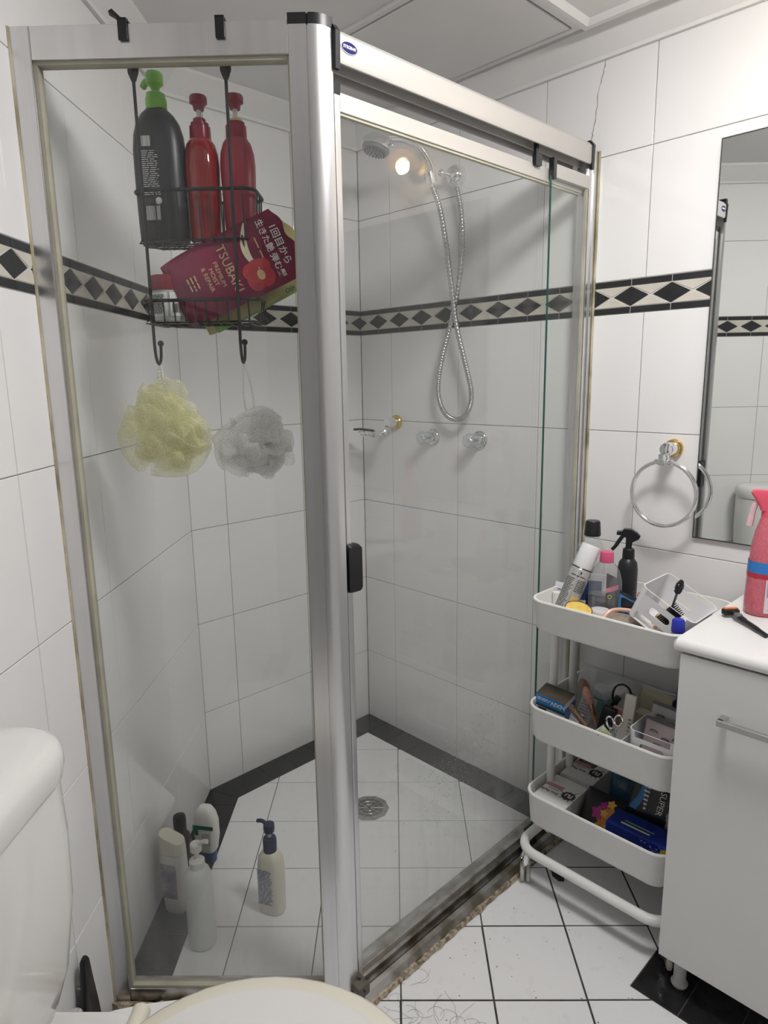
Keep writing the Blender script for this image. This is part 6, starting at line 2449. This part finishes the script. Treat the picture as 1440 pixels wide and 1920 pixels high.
# black pad pack with crimped silver end
o = thing('pad_packet', 'black pad pack with crimped grey end and blue swirl in the bottom tray', 'packet', W(1.228, 0.165, ZL + 0.118), rot=(math.radians(-28), math.radians(4), -R45 + math.radians(4)))
bm, sf = pouch_bm(0.130, 0.135, 0.030, 0.004, 131.0)
pk = obj('packet_body', bm, MATS['black film'], o, angle=70)
bm = NB()
for k in range(14):
    z_ = -0.062 + 0.125 * k / 14
    box(bm, 0.036 + 0.002 * math.sin(k * 1.7), 0.056 + 0.002 * math.sin(k * 2.1), -0.0010 - 0.001 * (k % 2), 0, z_, z_ + 0.009)
on(sf, bm, 0.0012)
obj('crimped_end', bm, mat('silver grey film', (0.42, 0.42, 0.43), 0.35), pk)
bm = NB()
for k in range(16):
    a = k / 15
    xx, zz = -0.056 + 0.020 * math.sin(a * 3.0), 0.060 - 0.105 * a
    box(bm, xx, xx + 0.020 - 0.006 * math.sin(a * 3), -0.0004, 0, zz - 0.004, zz + 0.004)
on(sf, bm, 0.0010)
obj('blue_swirl', bm, mat('azure film', (0.035, 0.17, 0.42), 0.3), pk)
bm = NB()
for k in range(7):
    box(bm, -0.032 + 0.002 * k, -0.014, -0.0004, 0, 0.020 - 0.010 * k, 0.025 - 0.010 * k)
on(sf, bm, 0.0012)
obj('white_stripes', bm, M_WPRINT, pk)
ptext('SUPER', 0.020, 0.017, -0.012, M_PPRINT, pk, sf, rot=math.radians(90), off=0.0012)
# blue carton with coloured lines
o, p = boxthing('blue_carton', 'royal blue carton with pale stripes and yellow disc at the front of the bottom tray', 'box', 1.238, 0.262, ZL, (0.160, 0.066, 0.084), mat('royal blue board', (0.012, 0.035, 0.28), 0.25, col2=(0.008, 0.02, 0.16), vscale=12), (math.radians(0), 0, math.radians(0)), bev=0.002)
bm = NB()
box(bm, -0.050, 0.020, -0.016, -0.011, 0.0842, 0.0846)
obj('cream_line', bm, mat('pale lime print', (0.66, 0.66, 0.40), 0.4), p, smooth=False)
bm = NB()
box(bm, -0.046, 0.026, -0.004, 0.000, 0.0842, 0.0846)
obj('green_line', bm, mat('sage print', (0.20, 0.34, 0.26), 0.4), p, smooth=False)
bm = NB()
rd = random.Random(77)
for k in range(46):
    x_, z_ = rd.uniform(0.005, 0.060), rd.uniform(0.048, 0.080)
    r0 = rd.uniform(0.0004, 0.0012)
    prism(bm, [(x_ + r0 * math.cos(a), z_ + r0 * math.sin(a)) for a in (0, 1.57, 3.14, 4.71)], 0, 0.0004, lambda x, y, z: Vector((x, -0.033 - z, y)))
obj('star_print', bm, M_PPRINT, p, smooth=False)
bm = NB()
prism(bm, [(0.066 + 0.013 * math.cos(2 * math.pi * k / 24), 0.066 + 0.014 * math.sin(2 * math.pi * k / 24)) for k in range(24)], 0, 0.0006, lambda x, y, z: Vector((x, -0.033 - z, y)))
obj('yellow_disc', bm, mat('mustard print', (0.55, 0.46, 0.03), 0.4), p, smooth=False)
# teal pack and dark purple sachet
o = thing('teal_packet', 'dark teal packet at the back of the bottom tray', 'packet', W(1.120, 0.110, ZL + 0.050), rot=(math.radians(-20), 0, -R45 + math.radians(10)))
bm, sf = pouch_bm(0.085, 0.100, 0.018, 0.003, 141.0)
obj('packet_body', bm, mat('teal film', (0.015, 0.07, 0.13), 0.3), o, angle=70)
o = thing('sachet', 'dark purple sachet between the floral pouch and the blue carton', 'sachet', W(1.166, 0.240, ZL + 0.040), rot=(math.radians(-20), math.radians(-12), -R45))
bm, sf = pouch_bm(0.050, 0.080, 0.008, 0.0012, 151.0)
so_ = obj('packet', bm, mat('aubergine film', (0.020, 0.010, 0.035), 0.3), o, angle=70)
bm = on(sf, box(NB(), 0.004, 0.010, -0.0004, 0, -0.022, -0.014), 0.0009)
obj('pale_square', bm, M_WPRINT, so_, smooth=False)

# ================================================================== small things on the floor
o = thing('plastic_scrap', 'torn black plastic scrap on the floor tile under the trolley', 'scrap', (0.424, -0.470, 0.0004), math.radians(25))
bm = NB()
prism(bm, [(-0.010, -0.022), (0.002, -0.030), (0.016, -0.014), (0.010, 0.010), (0.003, 0.040), (-0.002, 0.042), (-0.006, 0.014), (-0.013, 0.000)], 0, 0.004)
for v in bm.verts:
    v.co.z += 0.020 * max(0, v.co.y + 0.01) * 8 * 0.3
obj('scrap_body', bm, M_BLKP, o, angle=20)
bm = NB()
rd = random.Random(19)
for cx_, cy_, n_, sp_r in ((0.030, -0.885, 9, 0.05), (0.11, -0.905, 10, 0.06), (0.035, -0.80, 4, 0.03), (-0.02, -0.84, 4, 0.03), (0.18, -0.93, 5, 0.05)):
    for k in range(n_):
        p = Vector((cx_ + rd.gauss(0, sp_r * 0.5), cy_ + rd.gauss(0, sp_r * 0.25), 0.0006))
        a = rd.uniform(0, 6.28)
        pts = [p.copy()]
        cv = rd.uniform(-0.5, 0.5)
        for i in range(10):
            a += cv + rd.uniform(-0.25, 0.25)
            p = p + Vector((math.cos(a), math.sin(a), 0)) * 0.007
            pts.append(p.copy())
        tube(bm, spline(pts, 3), 0.00022, 3)
for k in range(70):
    x_, y_ = rd.uniform(-0.08, 0.55), rd.uniform(-0.98, -0.52)
    s_1, t_1 = st_of((x_, y_))
    if s_1 < 0.955 or (s_1 > 1.29 and t_1 < 0.45):
        continue
    r0 = rd.uniform(0.0005, 0.0016)
    box(bm, x_ - r0, x_ + r0, y_ - r0 * 0.6, y_ + r0 * 0.6, 0.0001, 0.0008)
hr = obj('floor_hair', bm, mat('dark brown hair', (0.05, 0.035, 0.025), 0.6))
tag(hr, 'loose dark hair and crumbs on the white floor tiles by the shower sill', 'hair', kind='stuff')

# sets of the same kind of thing
GROUPS = {'shower_tap': 'shower taps', 'lash_case': 'lash cases in the slotted bin', 'cotton_pad_box': 'cotton pad boxes in the bottom tray', 'bath_puff': 'bath puffs on the caddy hooks', 'makeup_brush': 'make-up brushes in the middle tray', 'refill_pouch': 'refill pouches in the caddy', 'cream_carton': 'cream cartons in the middle tray'}
for o in list(C.objects):
    g_ = GROUPS.get(o.name.split('.')[0])
    if g_ and o.parent is None:
        o['group'] = g_
    if o.name.split('.')[0] == 'pump_bottle' and o.location.z > 1:
        o['group'] = 'pump bottles in the caddy'
